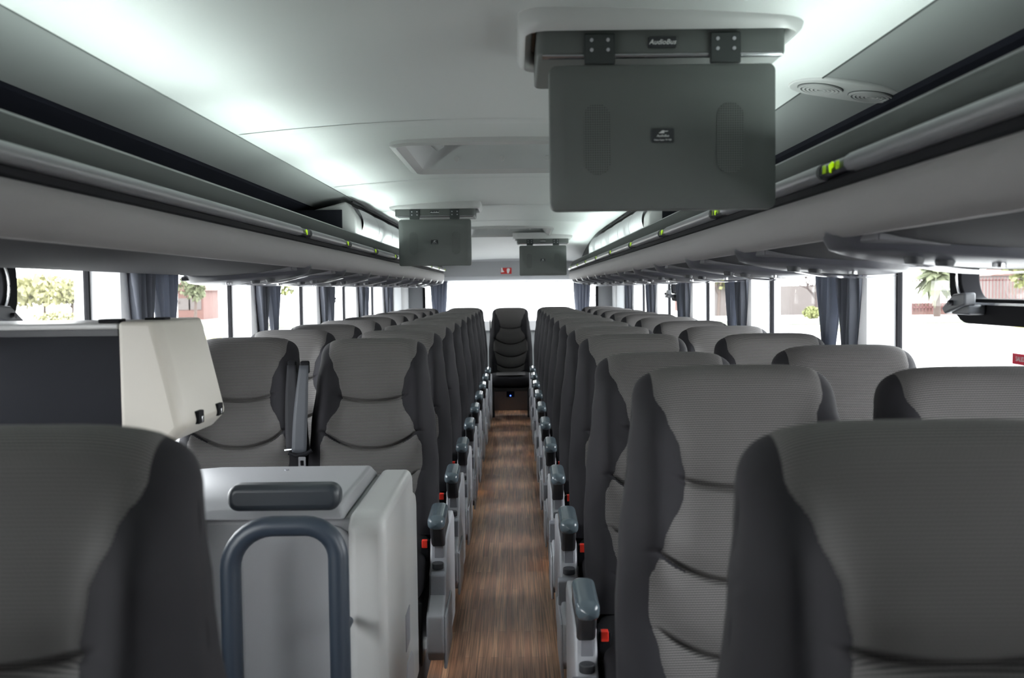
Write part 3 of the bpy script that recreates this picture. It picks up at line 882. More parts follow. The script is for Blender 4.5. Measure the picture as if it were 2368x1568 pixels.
def back_meshes():
    arc = math.pi * BR
    A = []
    n1, n2, n3 = 60, 14, 16
    FR = set(BL * i / n1 for i in range(n1))
    for sm in SEAMS:
        for q in range(-7, 8): FR.add(BL - sm + q * 0.0022)
    FR = sorted(FR); A += FR
    for i in range(n2): A.append(BL + arc * i / n2)
    for i in range(n3 + 1): A.append(BL + arc + BL * i / n3)
    nx = 44
    vs = []; fs = []
    for a in A:
        d = BL - a if a <= BL else (0 if a <= BL + arc else a - BL - arc)
        w = bwidth(max(0, d))
        for j in range(nx + 1):
            xi = math.sin(math.pi * (j / nx - 0.5))
            x = xi * w * 0.9999
            a1 = bwarp(x, a); d1 = BL - a1
            w1 = bwidth(max(0, d1)) if a <= BL else w
            vs.append(bsurf(xi * w1 * 0.9999, a1, w1, d0=(BL - a) if a <= BL else None))
    m = nx + 1
    for i in range(len(A) - 1):
        for j in range(nx):
            fs.append((i * m + j, i * m + j + 1, (i + 1) * m + j + 1, (i + 1) * m + j))
    k = (len(A) - 1) * m
    fs.append(tuple([j for j in range(nx, -1, -1)] + [k + j for j in range(0, nx + 1)]))
    # panel
    A2 = [a for a in FR if a > 0.012] + [BL + arc * i / 14 for i in range(14)] + [BL + arc + 0.25 * i / 8 for i in range(9)]
    px = 36; pv = []; pf = []; uv = []
    for ai, a in enumerate(A2):
        d = BL - a if a <= BL else -(a - BL)
        w = bwidth(max(0, d)) if a <= BL + arc else bwidth(a - BL - arc)
        for j in range(px + 1):
            xi = math.sin(math.pi * 0.5 * (2 * j / px - 1) * 0.96) / math.sin(math.pi * 0.48)
            tuck = min(1, (1 - abs(xi)) * 12)
            lift = 0.0045 * (tuck ** 0.5 if tuck > 0 else 0) - 0.0025
            h0 = bpb(max(-0.2, d)); x = xi * h0
            a1 = bwarp(x, a)
            for _ in range(2):
                if a <= BL: h0 = bpb(BL - a1); x = xi * h0; a1 = bwarp(x, a)
            w1 = bwidth(max(0, BL - a1)) if a <= BL else w
            pv.append(bsurf(x, a1, w1, lift=lift, d0=(BL - a) if a <= BL else None)); uv.append((x + 1, a1))
    m = px + 1
    for i in range(len(A2) - 1):
        for j in range(px):
            pf.append((i * m + j, i * m + j + 1, (i + 1) * m + j + 1, (i + 1) * m + j))
    return (vs, fs), (pv, pf, uv)

(BV, BF), (PV, PF, PUV) = back_meshes()

def cushion_mb(w=0.43, y0=-0.60, y1=-0.10, z0=0.335, z1=0.475):
    b = MB()
    def f(u, v):
        th = math.tau * u; ph = math.pi * (v - 0.5)
        def sp(c, e): return abs(c) ** e * (1 if c >= 0 else -1)
        cx = sp(math.cos(ph), 0.35) * sp(math.cos(th), 0.35); cy = sp(math.cos(ph), 0.35) * sp(math.sin(th), 0.35); cz = sp(math.sin(ph), 0.5)
        return (cx * w / 2, (y0 + y1) / 2 + cy * (y1 - y0) / 2, (z0 + z1) / 2 + cz * (z1 - z0) / 2 + 0.015 * cx * cx * (cz > 0))
    return b.grid(f, 48, 20)

def make_seat(kind, side, label):
    """kind: 'aisle' (armrest and side cover), 'window', 'rear'; side: +1 when the aisle lies towards -X"""
    t = thing('coach_seat', label, 'seat')
    bo = mesh('backrest', BV, BF, M['plain'], t, smooth=60)
    mesh('ribbed_panel', PV, PF, M['ribbed'], bo, smooth=60, uv=PUV)
    cu = cushion_mb()
    cm = cu.out('seat_cushion', M['plain'], t, smooth=60)
    cu2 = MB().grid(lambda u, v: ((u - 0.5) * 0.30, -0.585 + 0.47 * v, 0.4775 + 0.004 * math.sin(math.pi * v)), 16, 16)
    mesh('ribbed_panel', cu2.v, cu2.f, M['ribbed'], cm, uv=[(v[0] + 1, v[1] + 1) for v in cu2.v])
    if kind == 'rear':
        f = MB()
        for sx in (-1, 1):
            f.box(sx * 0.19 - 0.022, sx * 0.19 + 0.022, -0.58, -0.53, 0.0, 0.36)
            f.box(sx * 0.19 - 0.022, sx * 0.19 + 0.022, -0.16, -0.11, 0.30, 0.36)
        f.box(-0.21, 0.21, -0.58, -0.1, 0.31, 0.345)
        f.out('seat_frame', M['dark'], t, bevel=0.004)
        led = MB().sphere((-0.005, -0.555, 0.265), 0.006).out('blue_indicator', M['blueled'], t)
        MB().box(-0.045, 0.035, -0.55, -0.45, 0.25, 0.31).out('control_box', M['black'], t, bevel=0.003)
        MB().box(-0.222, -0.212, -0.03, 0.02, 0.5, 1.03).out('belt_strap', M['belt'], t)
        return t
    MB().box(-0.21, 0.21, -0.52, -0.02, 0.13, 0.34).out('seat_frame', M['dark'], t, bevel=0.01)
    if kind == 'aisle':
        s = -side   # towards the aisle
        ax = s * (HW + 0.035)     # armrest centre line
        # armrest: pad with rounded nose on a dark upright
        pad = MB()
        def padf(u, v):
            th = math.tau * v
            y = -0.515 + 0.20 * u
            k = (1 - (1 - min(1, u / 0.16)) ** 2) ** 0.5 if u < 0.16 else 1
            if u > 0.9: k = (1 - ((u - 0.9) / 0.1) ** 2 * 0.96) ** 0.5
            def sp(c, e): return abs(c) ** e * (1 if c >= 0 else -1)
            z = 0.586 + 0.012 * u + 0.023 * k * sp(math.sin(th), 0.7)
            return (ax + 0.0285 * k * sp(math.cos(th), 0.7), y, z)
        pad.grid(padf, 40, 24)
        am = pad.out('armrest', M['armpad'], t, smooth=60)
        MB().prism([(-0.485, 0.585), (-0.33, 0.60), (-0.24, 0.58), (-0.20, 0.50), (-0.36, 0.47), (-0.435, 0.50), (-0.475, 0.55)], ax - 0.022, ax + 0.022, 'X').out('armrest_support', M['dark'], am, bevel=0.01)
        # side cover: stepped grey moulding
        x0, x1 = sorted((ax - 0.027, ax + 0.027))
        cv = MB().prism([(-0.06, 0.535), (-0.36, 0.525), (-0.405, 0.518), (-0.43, 0.44), (-0.47, 0.415), (-0.49, 0.36), (-0.565, 0.335), (-0.595, 0.32), (-0.60, 0.30), (-0.60, 0.205), (-0.55, 0.165), (-0.40, 0.145), (-0.02, 0.145), (0.0, 0.2), (0.0, 0.5)], x0, x1, 'X').out('side_cover', M['grey'], t, bevel=0.007)
        # facing the camera: recessed square on the top slope, round knob, lever pocket
        MB().box(x0 + 0.014, x1 - 0.010, -0.4245, -0.412, 0.455, 0.497).out('recess_plate', M['grey_lid'], cv, bevel=0.002)
        kb = MB().cyl((ax, -0.45, 0.440), 0.019, 0.02, 'Z', 14).out('recline_knob', M['dark'], cv, bevel=0.003)
        MB().prism([(-0.500, 0.345), (-0.484, 0.350), (-0.462, 0.425), (-0.488, 0.418)], x0 + (0.004 if s > 0 else -0.010), x1 + (0.010 if s > 0 else -0.004) - (0.012 if s > 0 else 0.0), 'X').out('lever_pocket', M['grey_lid'], cv, bevel=0.004)
        out_x = x1 if s > 0 else x0
        MB().box(*sorted((out_x - s * 0.002, out_x + s * 0.007)), -0.585, -0.30, 0.15, 0.315).out('bumper', M['grey'], cv, bevel=0.006)
        # buckle between cover and cushion
        bk = MB().box(*sorted((s * 0.196, s * 0.226)), -0.405, -0.375, 0.44, 0.508).out('belt_buckle', M['black'], t, bevel=0.003)
        bk.rotation_euler = (0, 0, 0)
        MB().box(*sorted((s * 0.202, s * 0.220)), -0.409, -0.388, 0.486, 0.511).out('red_button', M['red'], bk, bevel=0.002)
    return t

def zoff(y): return -0.0038 * max(0, y - 1.2)
ORD = ['first', 'second', 'third', 'fourth', 'fifth', 'sixth', 'seventh', 'eighth', 'ninth', 'tenth', 'eleventh', 'twelfth', 'thirteenth']
aisleR = make_seat('aisle', 1, 'x'); aisleL = make_seat('aisle', -1, 'x'); windowS = make_seat('window', 1, 'x')
used = set()
def place(proto, x, y, label, group, dz=0, rx=0):
    o = proto if proto.name not in used else copy_tree(proto)
    used.add(proto.name)
    o.location = (x, y, zoff(y) + dz); o.rotation_euler = (R(rx), 0, 0)
    o['label'] = label; o['group'] = group
    return o
rowsR = [1.0, 1.93] + [1.22 + 0.79 * k for k in range(2, 12)]
rowsL = [1.0] + [3.70 + 0.778 * k for k in range(9)]
for k, y in enumerate(rowsR):
    if k == 0:
        lab = 'large dark grey coach seat in the bottom right foreground, nearest on the right'
    else:
        lab = 'dark grey coach seat with armrest right of the aisle, %s row from the camera' % ORD[k]
    place(aisleR, 0.466, y, lab, 'seats along the right of the aisle', dz=(0.019, 0.008, -0.012)[k] if k < 3 else 0)
for k, y in enumerate(rowsL):
    if k == 0: lab = 'large dark grey coach seat in the bottom left foreground, in front of the galley'
    elif k == 1: lab = 'dark grey coach seat just behind the galley counter, beside the aisle on the left'
    else: lab = 'dark grey coach seat with armrest left of the aisle, %s row behind the galley' % ORD[k - 1]
    place(aisleL, -0.465, y, lab, 'seats along the left of the aisle', dz=0.024 if k == 0 else -0.008)
for k, y in enumerate(rowsR):
    if k == 0: continue
    place(windowS, 0.936, y - (0.07 if k > 1 else 0), 'dark grey coach seat by the right-hand windows, %s row visible from the camera' % ORD[k - 1], 'seats along the right windows')
for k, y in enumerate(rowsL):
    if k == 0: continue
    place(windowS, -0.936, y, 'dark grey coach seat by the left-hand windows, %s row behind the galley' % ORD[k - 1], 'seats along the left windows')
def recline(o, deg):
    for ch in o.children:
        if ch.name.startswith('backrest'):
            p = Vector((0, -0.12, 0.43))
            ch.matrix_local = Matrix.Translation(p) @ Matrix.Rotation(R(-deg), 4, 'X') @ Matrix.Translation(-p)
for o in [q for q in COL.objects if q.name.startswith('coach_seat')]:
        if 'third row from' in o.get('label', ''): recline(o, 3)
# last row beside the middle seat
for x, lab in ((-0.945, 'rearmost dark grey coach seat at the left window'), (-0.475, 'rearmost dark grey coach seat left of the middle seat'),
               (0.475, 'rearmost dark grey coach seat right of the middle seat'), (0.945, 'rearmost dark grey coach seat at the right window')):
    place(windowS, x, 10.74, lab, 'rear bench seats')
rear = make_seat('rear', 1, 'dark grey coach seat standing alone in the middle of the aisle end, facing the camera')
rear.location = (0.0, 10.95, -0.045)

# seat belts hanging between the first pair behind the galley
def belt(x0, x1, y0, z0, z1, label, tongue):
    t = thing('seat_belt', label, 'seat belt', (x0, y0, z0))
    def strap(u, v):
        f = v
        x = (x1 - x0) * f; w = 0.016 + 0.010 * math.sin(math.pi * min(1, f * 1.0) * 0.6)
        return (x + (u - 0.5) * 2 * w, 0.012 * math.sin(math.pi * f) * -1 - 0.03 * f, (z1 - z0) * f)
    b = MB().grid(strap, 4, 16)
    o = mesh('strap', b.v, b.f, M['belt_light' if tongue else 'belt'], t)
    md = o.modifiers.new('thick', 'SOLIDIFY'); md.thickness = 0.002
    g = MB().box(-0.015, 0.015, 0.0, 0.03, -0.03, 0.015).out('belt_guide', M['black'], t, bevel=0.006)
    dx, dz = x1 - x0, z1 - z0
    if tongue:
        h = MB().tube([(dx - 0.035, -0.034, dz + 0.004), (dx - 0.01, -0.038, dz - 0.006), (dx + 0.025, -0.036, dz + 0.0), (dx + 0.045, -0.03, dz + 0.012)], 0.007, 8).out('tongue_grip', M['black'], t)
        o_ = rrect(0.026, 0.038, 0.003, 3, dx + 0.012, dz - 0.028); i_ = rrect(0.012, 0.018, 0.002, 3, dx + 0.012, dz - 0.031)
        fv, ff = frame_prism(o_, i_, -0.041, -0.038, 'Y')
        MB().add(fv, ff).out('tongue', M['steel'], h)
    else:
        MB().tube([(dx - 0.03, -0.034, dz + 0.004), (dx, -0.04, dz + 0.008), (dx + 0.04, -0.036, dz + 0.002)], 0.005, 8).out('tongue_grip', M['steel'], t)
    return t
belt(-0.742, -0.735, 3.60, 1.05, 0.748, 'black seat belt hanging beside the window seat behind the galley', False)
belt(-0.694, -0.712, 3.58, 1.05, 0.742, 'grey seat belt with silver tongue hanging beside the aisle seat behind the galley', True)

# ================================================================ GALLEY (left front)
t = thing('galley_cabinet', 'low pale grey galley cabinet with lid on the left of the aisle', 'cabinet', (-0.6, 2.75, 0.0))
T = Vector(t.location)
def loc(b):
    b.v = [tuple(Vector(v) - T) for v in b.v]; return b
XR = -0.256
loc(MB().box(-1.19, XR - 0.045, 2.38, 2.96, 0.131, 0.775)).out('body', M['galley'], t, bevel=0.012)
# right-hand corner column with rounded front edge and rear step
loc(MB().prism([(2.34, 0.131), (3.085, 0.131), (3.085, 0.67), (3.06, 0.705), (2.99, 0.715), (2.975, 0.775), (2.94, 0.79), (2.37, 0.79), (2.34, 0.765)], -0.345, XR, 'X')).out('side_column', M['white'], t, bevel=0.022, seg=5)
loc(MB().box(XR - 0.004, XR + 0.0015, 2.72, 2.82, 0.33, 0.43)).out('label_plate', M['grey_lid'], t)
hn = loc(MB().prism([(p[0], p[1]) for p in rrect(0.20, 0.16, 0.07, 6, 2.80, 0.21)], XR - 0.003, XR + 0.003, 'X')).out('hand_recess', M['grey'], t, bevel=0.002)
# lid, frustum shaped
b = MB().hexa([(-1.18, 2.36, 0.776), (-0.352, 2.36, 0.776), (-0.352, 2.95, 0.776), (-1.18, 2.95, 0.776)],
              [(-0.80, 2.44, 0.806), (-0.372, 2.40, 0.806), (-0.372, 2.93, 0.806), (-0.80, 2.93, 0.806)])
lid = loc(b).out('lid', M['galley'], t, bevel=0.008)
loc(MB().cyl((-0.60, 2.86, 0.8075), 0.006, 0.003)).out('lid_screw', M['grey_lid'], lid)
loc(MB().prism(rrect(0.262, 0.062, 0.026, 6, -0.492, 0.832), 2.335, 2.395, 'Y')).out('lid_grip', M['slatepad'], lid, bevel=0.016, seg=5)
# front recess panel
loc(MB().prism(rrect(0.26, 0.60, 0.05, 6, -0.47, 0.46), 2.366, 2.385, 'Y')).out('front_panel', M['galley'], t, bevel=0.006)

hr = thing('grab_rail', 'dark slate bent grab rail standing in front of the galley cabinet', 'handrail', (-0.43, 2.2, 0.0))
pts = []
xl, xr, zt, rr = -0.578, -0.342, 0.80, 0.07
pts.append((xr + 0.43, 0, 0.131)); pts.append((xr + 0.43, 0, 0.4))
for i in range(9):
    a = R(90 * i / 8); pts.append((xr - rr + rr * math.cos(a) + 0.43, 0, zt - rr + rr * math.sin(a)))
for i in range(9):
    a = R(90 + 90 * i / 8); pts.append((xl + 0.095 + 0.095 * math.cos(a) + 0.43, 0, zt - 0.095 + 0.095 * math.sin(a)))
pts.append((xl + 0.43, 0, 0.131))
MB().tube(pts, 0.0225, 16).out('rail_tube', M['slate'], hr, smooth=60)
MB().cyl((xr + 0.43, 0, 0.137), 0.04, 0.012).out('rail_foot', M['slate'], hr)
MB().cyl((xl + 0.43, 0, 0.137), 0.04, 0.012).out('rail_foot', M['slate'], hr)
MB().cyl((xr + 0.43, 0.068, 0.55), 0.011, 0.10, 'Y').out('rail_bracket', M['slate'], hr)

# upper locker by the left window, on a support column
t = thing('upper_locker', 'tall dark locker with cream side cap beside the left window, behind the near left seat', 'locker', (-0.95, 2.28, 0.0))
T = Vector(t.location)
loc(MB().box(-1.20, -0.80, 2.02, 2.30, 0.131, 1.02)).out('support', M['navy'], t)
loc(MB().box(-1.21, -0.778, 2.155, 2.40, 1.0, 1.238)).out('body', M['navy'], t, bevel=0.006)
loc(MB().box(-1.21, -0.778, 2.125, 2.42, 1.236, 1.2485)).out('top_cover', M['white'], t, bevel=0.004)
b = MB().prism([(2.128, 1.0), (2.145, 1.0), (2.145, 1.235), (2.128, 1.235)], -1.21, -0.78, 'X')
b = MB().box(-1.21, -0.78, 2.128, 2.156, 1.222, 1.2355)
loc(b).out('front_lip', M['dark'], t)
# cap: grey front facet, light side facet leaning outwards to the foot
def capring(z, s):
    e = 0.052 * s
    return [(-0.776, 2.425, z), (-0.776, 2.118, z), (-0.706 + e, 2.118, z), (-0.692 + e, 2.134, z), (-0.688 + e, 2.40, z), (-0.71 + e, 2.425, z)]
rings = [capring(1.252, 0), capring(1.20, 0.25), capring(1.10, 0.70), capring(1.03, 1.0)]
low = [(x + 0.0, y, 1.005 if i > 1 else 1.0) for i, (x, y, z) in enumerate(capring(1.0, 0.72))]
rings.append([(x - (0.0 if i < 2 else 0.02), y, z - 0.01) for i, (x, y, z) in enumerate(low)])
vs = [v for r_ in rings for v in r_]; fs = []
n = 6
for a in range(len(rings) - 1):
    for q in range(n):
        fs.append((a * n + q, a * n + (q + 1) % n, (a + 1) * n + (q + 1) % n, (a + 1) * n + q))
fs.append(tuple(range(n))[::-1]); fs.append(tuple(range((len(rings) - 1) * n, len(rings) * n)))
cap = loc(MB().add(vs, fs)).out('side_cap', M['cream'], t, bevel=0.014, seg=4)
for y in (2.21, 2.355):
    pl = loc(MB().box(-0.652, -0.6345, y - 0.018, y + 0.018, 1.026, 1.054)).out('latch_plate', M['black'], cap, bevel=0.002)
    loc(MB().box(-0.636, -0.632, y - 0.004, y + 0.006, 1.028, 1.042)).out('latch_tongue', M['steel'], pl, bevel=0.001)
for x, y in ((-0.80, 2.15), (-0.735, 2.24)):
    loc(MB().box(x - 0.022, x + 0.022, y - 0.02, y + 0.02, 1.249, 1.257)).out('hinge', M['black'], cap, bevel=0.002)

# ================================================================ CURTAINS
def curtain(x, y0, y1, label, group, sgn, across=False, zt=1.376, zb=0.88, tie=1.0):
    """gathered curtain, tied low; across=True hangs on the rear window"""
    t = thing('curtain', label, 'curtain', (x, y0, zt) if not across else (x, y0, zt), group)
    def f(u, v, amp=0.016):
        z = (zb - zt) * v
        zz = zt + z
        nar = 1 - 0.42 * smooth01(zt, tie, zz) if zz > tie else 0.58 + 0.25 * smooth01(tie, zb, zz)
        if zt > tie: 
            k = (zt - zz) / (zt - tie)
            nar = 1 - 0.6 * smooth01(0.0, 1.0, k) if k <= 1 else 0.4 + 0.35 * (k - 1)
        s = (u - 0.5) * nar + 0.5
        wv = amp * math.sin(u * math.tau * 5.0 + 0.6 * math.sin(3 * v)) * (0.5 + 0.5 * nar) + 0.006 * math.sin(u * 40 + v * 4)
        return s, wv, z
    L = (y1 - y0)
    def g(u, v):
        s, wv, z = f(u, v)
        return (wv, L * s, z) if not across else (L * s, wv, z)
    b = MB().grid(g, 70, 16)
    o = mesh('cloth', b.v, b.f, M['curtain'], t, smooth=70)
    md = o.modifiers.new('thick', 'SOLIDIFY'); md.thickness = 0.003
    if not across:
        w = L * 0.5
        MB().tube([(-0.025 * sgn * -1, L / 2 - w / 2 - 0.005, tie - zt), (-0.027 * sgn, L / 2, tie - zt + 0.004), (-0.022 * sgn, L / 2 + w / 2 + 0.01, tie - zt)], 0.008, 8).out('tie_back', M['pillar'], t)
    return t
for sx, nm in ((-1, 'left'), (1, 'right')):
    for k in range(2, 8):
        yp = PP[sx][0] + PP[sx][1] * k
        if yp > 10.9: continue
        curtain(sx * 1.172, yp + 0.04, yp + 0.235, 'grey-blue pleated curtain tied at the %s pillar on the %s side' % (ORD[k - 2], nm), 'side window curtains ' + nm, sx)
        if k < 7:
            curtain(sx * 1.172, yp + 0.25, yp + 0.47, 'grey-blue curtain half just behind the %s pillar on the %s side' % (ORD[k - 2], nm), 'side window curtains ' + nm, sx)
curtain(-0.93, 11.86, 12.06, 'grey-blue pleated curtain at the left edge of the rear window', 'rear window curtains', -1, True, 1.42, 0.95, 0.5)
curtain(0.73, 11.86, 12.06, 'grey-blue pleated curtain at the right edge of the rear window', 'rear window curtains', 1, True, 1.42, 0.95, 0.5)

# ================================================================ STICKERS, SMALL LAMPS
def exit_sticker(sx, y, label):
    t = thing('exit_sticker', label, 'sticker', (sx * (GX + 0.0235), y, 1.122), 'emergency exit stickers')
    MB().box(-0.001, 0.001, -0.11, 0.11, -0.0135, 0.0135).out('sticker_sheet', M['signred'], t, smooth=0)
    rot = Matrix.Rotation(R(-90 if sx > 0 else 90), 4, 'Z') @ Matrix.Rotation(R(90), 4, 'X')
    text('sticker_text', 'SALIDA DE EMERGENCIA', 0.0165, Matrix.Translation((-sx * 0.0014, 0, 0)) @ rot, M['signwhite'], t, ext=0.0002)
exit_sticker(1, 2.43, 'red emergency exit sticker on the nearest right window, at the photo edge')
exit_sticker(1, 5.62, 'red emergency exit sticker on a right window beyond the third curtain')
exit_sticker(-1, 5.40, 'red emergency exit sticker on the left window behind the galley')
t = thing('warning_sticker', 'small square red sticker on the panel above the rear window', 'sticker', (-0.045, 11.74, 1.545))
MB().box(-0.062, 0.062, -0.002, 0.002, -0.062, 0.062).out('sticker_sheet', M['signdark'], t, smooth=0)
MB().prism([(-0.058, -0.045), (-0.058, 0.010), (-0.042, 0.008), (-0.036, -0.02), (-0.02, -0.040)], -0.003, -0.0021, 'Y').out('white_shape', M['signwhite'], t, smooth=0)
MB().prism([(0.014, -0.055), (0.006, -0.02), (0.012, -0.002), (0.026, 0.004), (0.046, -0.006), (0.040, -0.028), (0.030, -0.055)], -0.003, -0.0021, 'Y').out('white_shape', M['signwhite'], t, smooth=0)

for (sx, y, warm, lab) in ((-1, 3.46, False, 'small glowing white step light on the left platform edge'), (1, 4.78, True, 'small warm aisle light at the foot of the right platform, nearer one'),
                     (-1, 6.5, True, 'small warm aisle light at the foot of the left platform'), (1, 8.0, True, 'small warm aisle light at the foot of the right platform, farther one')):
    t = thing('aisle_light', lab, 'light', (sx * 0.262, y, 0.095))
    MB().box(*sorted((0.0, -sx * 0.006)), -0.03, 0.03, -0.018, 0.018).out('lamp_body', M['grey'], t, bevel=0.002)
    MB().box(*sorted((-sx * 0.005, -sx * 0.022)), -0.022, 0.022, -0.014, 0.014).out('lamp_lens', M['stepwarm' if warm else 'step'], t, smooth=0)
    ld = bpy.data.lights.new('aisle_lamp', 'SPOT'); ld.energy = 0.9 if warm else 0.5; ld.color = (1, 0.75, 0.5) if warm else (0.9, 0.95, 1); ld.spot_size = R(130); ld.shadow_soft_size = 0.01
    lo = bpy.data.objects.new('aisle_lamp', ld); COL.objects.link(lo); lo.location = (sx * 0.248, y, 0.095)
    lo.rotation_euler = Vector((-sx * 0.6, -0.1, -0.8)).to_track_quat('-Z', 'Y').to_euler()
tag(MB().box(0.235, 0.258, 10.45, 10.52, 0.0, 0.05).out('wheel_chock', M['yellow'], bevel=0.006), 'small yellow plastic block on the floor right of the rear middle seat', 'block')

# ================================================================ OUTSIDE
GZ = -1.30
ground = MB().box(-220, 220, -60, 400, GZ - 0.2, GZ).out('ground', M['asphalt'], smooth=0); ground['kind'] = 'structure'
struct(MB().box(-150, 150, 57.0, 61.0, GZ, GZ + 0.02).out('ground_yellow_line', M['yline'], smooth=0))
struct(MB().box(8, 140, 67, 76, GZ, GZ + 0.05).out('ground_verge_right', M['grass'], smooth=0))
struct(MB().box(-140, -12, 72, 84, GZ, GZ + 0.05).out('ground_verge_left', M['grass'], smooth=0))

def px(xp, Y): return 0.05 + (xp - 1190) / 2360 * Y
def leaves(b, c, r, n, s):
    for _ in range(n):
        while True:
            d = Vector((random.uniform(-1, 1), random.uniform(-1, 1), random.uniform(-1, 1)))
            if d.length <= 1: break
        p = Vector(c) + Vector((d.x * r[0], d.y * r[1], d.z * r[2]))
        e = Euler((random.uniform(0, 3), random.uniform(0, 3), random.uniform(0, 3))).to_matrix()
        a = e @ Vector((s, 0, 0)) * random.uniform(0.6, 1.3); q = e @ Vector((0, s * 0.7, 0))
        b.add([p - a, p - q, p + a, p + q], [(0, 1, 2, 3)])
def branch(b, p, d, l, r, depth):
    q = p + d * l
    b.tube([p, p + d * l * 0.5 + Vector((random.uniform(-.05, .05) * l,) * 3), q], [r, r * 0.8, r * 0.6], 6, cap=False)
    if depth <= 0: return
    for _ in range(3 if depth > 1 else 4):
        nd = (d + Vector((random.uniform(-1.0, 1.0), random.uniform(-1.0, 1.0), random.uniform(-.3, .5)))).normalized()
        branch(b, q, nd, l * random.uniform(0.6, 0.8), r * 0.55, depth - 1)
def tree(xp, Y, h, rad, leafm, label, bare=False, n=900, trunk=None):
    t = thing('tree', label, 'tree', (px(xp, Y), Y, GZ))
    b = MB()
    if bare:
        branch(b, Vector((0, 0, 0)), Vector((0, 0, 1)), h * 0.21, h * 0.030, 6)
        b.out('branches', M['twig'], t, smooth=60)
    else:
        b.tube([(0, 0, 0), (0.1, 0, h * 0.4), (0, 0, h * 0.7)], [h * 0.03, h * 0.022, h * 0.01], 8)
        for _ in range(5):
            a = random.uniform(0, 6.28); b.tube([(0, 0, h * 0.35), (math.cos(a) * rad * .5, math.sin(a) * rad * .5, h * 0.7)], [h * .012, h * .005], 6)
        b.out('trunk', M['bark'], t, smooth=60)
        c = MB()
        for _ in range(9):
            a = random.uniform(0, 6.28); rr_ = random.uniform(0, rad * 0.6)
            leaves(c, (rr_ * math.cos(a), rr_ * math.sin(a), h * random.uniform(0.45, 0.85)), (rad * .5, rad * .5, h * .17), n // 9, 0.16 * rad ** 0.5)
        c.out('crown', leafm, t, smooth=0)
    return t
def palm(xp, Y, h, label):
    t = thing('palm_tree', label, 'tree', (px(xp, Y), Y, GZ))
    MB().tube([(0, 0, 0), (0, 0, h * 0.5), (0, 0, h * 0.82)], [0.28, 0.24, 0.2], 10).out('trunk', M['bark'], t, smooth=60)
    b = MB()
    for k in range(70):
        a = random.uniform(0, 6.28); el = random.uniform(-0.9, 1.2); L_ = random.uniform(2.2, 3.1)
        prev = None
        for i in range(9):
            f = i / 8
            r_ = L_ * f; z = h * 0.82 + math.sin(el) * r_ - 0.9 * f * f
            p = Vector((math.cos(a) * r_ * math.cos(el), math.sin(a) * r_ * math.cos(el), z))
            w = 0.42 * math.sin(math.pi * min(1, f + 0.12)) + 0.02
            sd = Vector((-math.sin(a), math.cos(a), 0)) * w + Vector((0, 0, -0.5 * w))
            sd2 = Vector((math.sin(a), -math.cos(a), 0)) * w + Vector((0, 0, -0.5 * w))
            if prev: b.add([prev[0], prev[1], p + sd, p], [(0, 1, 2, 3)]).add([prev[0], prev[2], p + sd2, p], [(0, 1, 2, 3)])
            prev = (p, p + sd, p + sd2)
    b.out('fronds', M['leaf_a'], t, smooth=0)
palm(2165, 81, 4.6, 'palm tree seen through the near right window')
tree(2375, 82, 6.0, 3.0, M['leaf_c'], 'yellow-green leafy tree through the hopper window on the right', n=1500)
tree(1885, 80, 7.4, 3.0, None, 'bare branching tree seen through the second right window', bare=True)
tree(1700, 86, 5.2, 2.5, None, 'bare tree seen through the third right window', bare=True)
tree(1660, 90, 5.5, 2.4, M['leaf_c'], 'light green tree seen far down the right side', n=700)
tree(100, 88, 4.6, 4.2, M['leaf_b'], 'pale olive tree line seen through the first left window', n=800)
tree(165, 84, 4.2, 2.0, M['leaf_b'], 'pale olive tree beside the first left pillar', n=500)
tree(350, 92, 5.4, 2.4, M['leaf_a'], 'green tree at the left of the second left window', n=800)
tree(395, 80, 4.4, 2.6, None, 'reddish bare tree in the second left window', bare=True)
tree(450, 90, 5.2, 2.0, M['leaf_a'], 'green tree at the right of the second left window', n=600)
tree(625, 76, 5.2, 2.2, M['leaf_c'], 'light green young tree in the third left window', n=800)
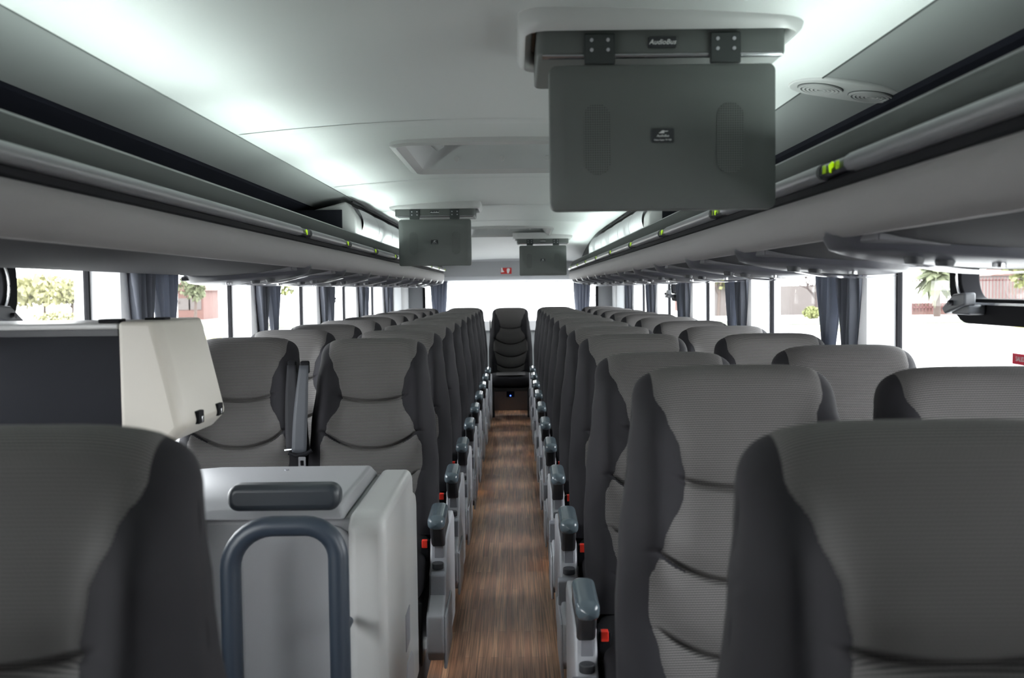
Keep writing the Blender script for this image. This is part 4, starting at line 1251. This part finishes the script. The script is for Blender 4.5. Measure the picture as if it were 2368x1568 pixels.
for (xp0, xp1, Y, h, lab) in ((1855, 1895, 79, 0.9, 'low clipped hedge right of the bare tree trunk'), (1935, 1990, 79, 0.9, 'low clipped hedge before the second right curtain'), (1690, 1722, 79, 0.9, 'low clipped hedge through the third right window'), (70, 190, 80, 1.3, 'green hedge seen through the first left window')):
    b = MB(); x0, x1 = px(xp0, Y), px(xp1, Y)
    leaves(b, (0, 0, 0), ((x1 - x0) / 2, 0.5, h / 2), 500, 0.14)
    o = b.out('hedge', M['leaf_c'] if xp0 > 1000 else M['leaf_b'], smooth=0); o.location = ((x0 + x1) / 2, Y, GZ + h / 2 + 0.05)
    tag(o, lab, 'hedge')
# red fence and low walls
t = thing('iron_fence', 'red iron bar fence on a brick base across the street, right', 'fence', (px(2230, 86), 86, GZ))
b = MB(); x0, x1 = px(2085, 86), px(2420, 86)
c0 = px(2230, 86)
x = x0
while x < x1:
    b.box(x - 0.03 - c0, x + 0.03 - c0, -0.03, 0.03, 0.3, 3.1); x += 0.28
b.box(x0 - c0, x1 - c0, -0.03, 0.03, 0.6, 0.7); b.box(x0 - c0, x1 - c0, -0.03, 0.03, 2.8, 2.9)
b.out('bars', M['fencered'], t, smooth=0)
MB().box(x0 - c0, x1 - c0, 0.1, 0.3, 0, 1.0).out('brick_base', M['brick'], t, smooth=0)
MB().box(px(2229, 86) - c0, px(2236, 86) - c0, -0.15, 0.05, 0, 3.3).out('post', M['fencered'], t, smooth=0)
o = MB().box(px(1640, 90), px(2095, 90), 90, 90.3, GZ, GZ + 2.6).out('garden_wall', M['housewall'], smooth=0); tag(o, 'long pale garden wall across the street on the right', 'wall')
def house(xp0, xp1, Y, h, m, lab):
    x0, x1 = px(xp0, Y), px(xp1, Y)
    t = thing('house', lab, 'building', ((x0 + x1) / 2, Y, GZ)); w = (x1 - x0) / 2
    MB().box(-w, w, 0, 5, 0, h).out('walls', m, t, smooth=0)
    MB().prism([(-w - .3, h), (w + .3, h), (w * 0.4, h + 1.3), (-w * .4, h + 1.3)], -0.3, 5.3, 'Y').out('roof', M['brick'], t, smooth=0)
    for f in (-0.5, 0.35):
        MB().box(w * f - 0.6, w * f + 0.6, -0.05, 0.02, h * 0.35, h * 0.75).out('window_pane', M['housewall'], t, smooth=0)
house(410, 470, 98, 2.8, M['brick'], 'low red brick house seen through the second left window')
house(2290, 2500, 110, 3.4, M['housewall'], 'pale house behind the red fence on the right')
house(1560, 1680, 112, 3.2, M['brick'], 'low brick house far down the right side')
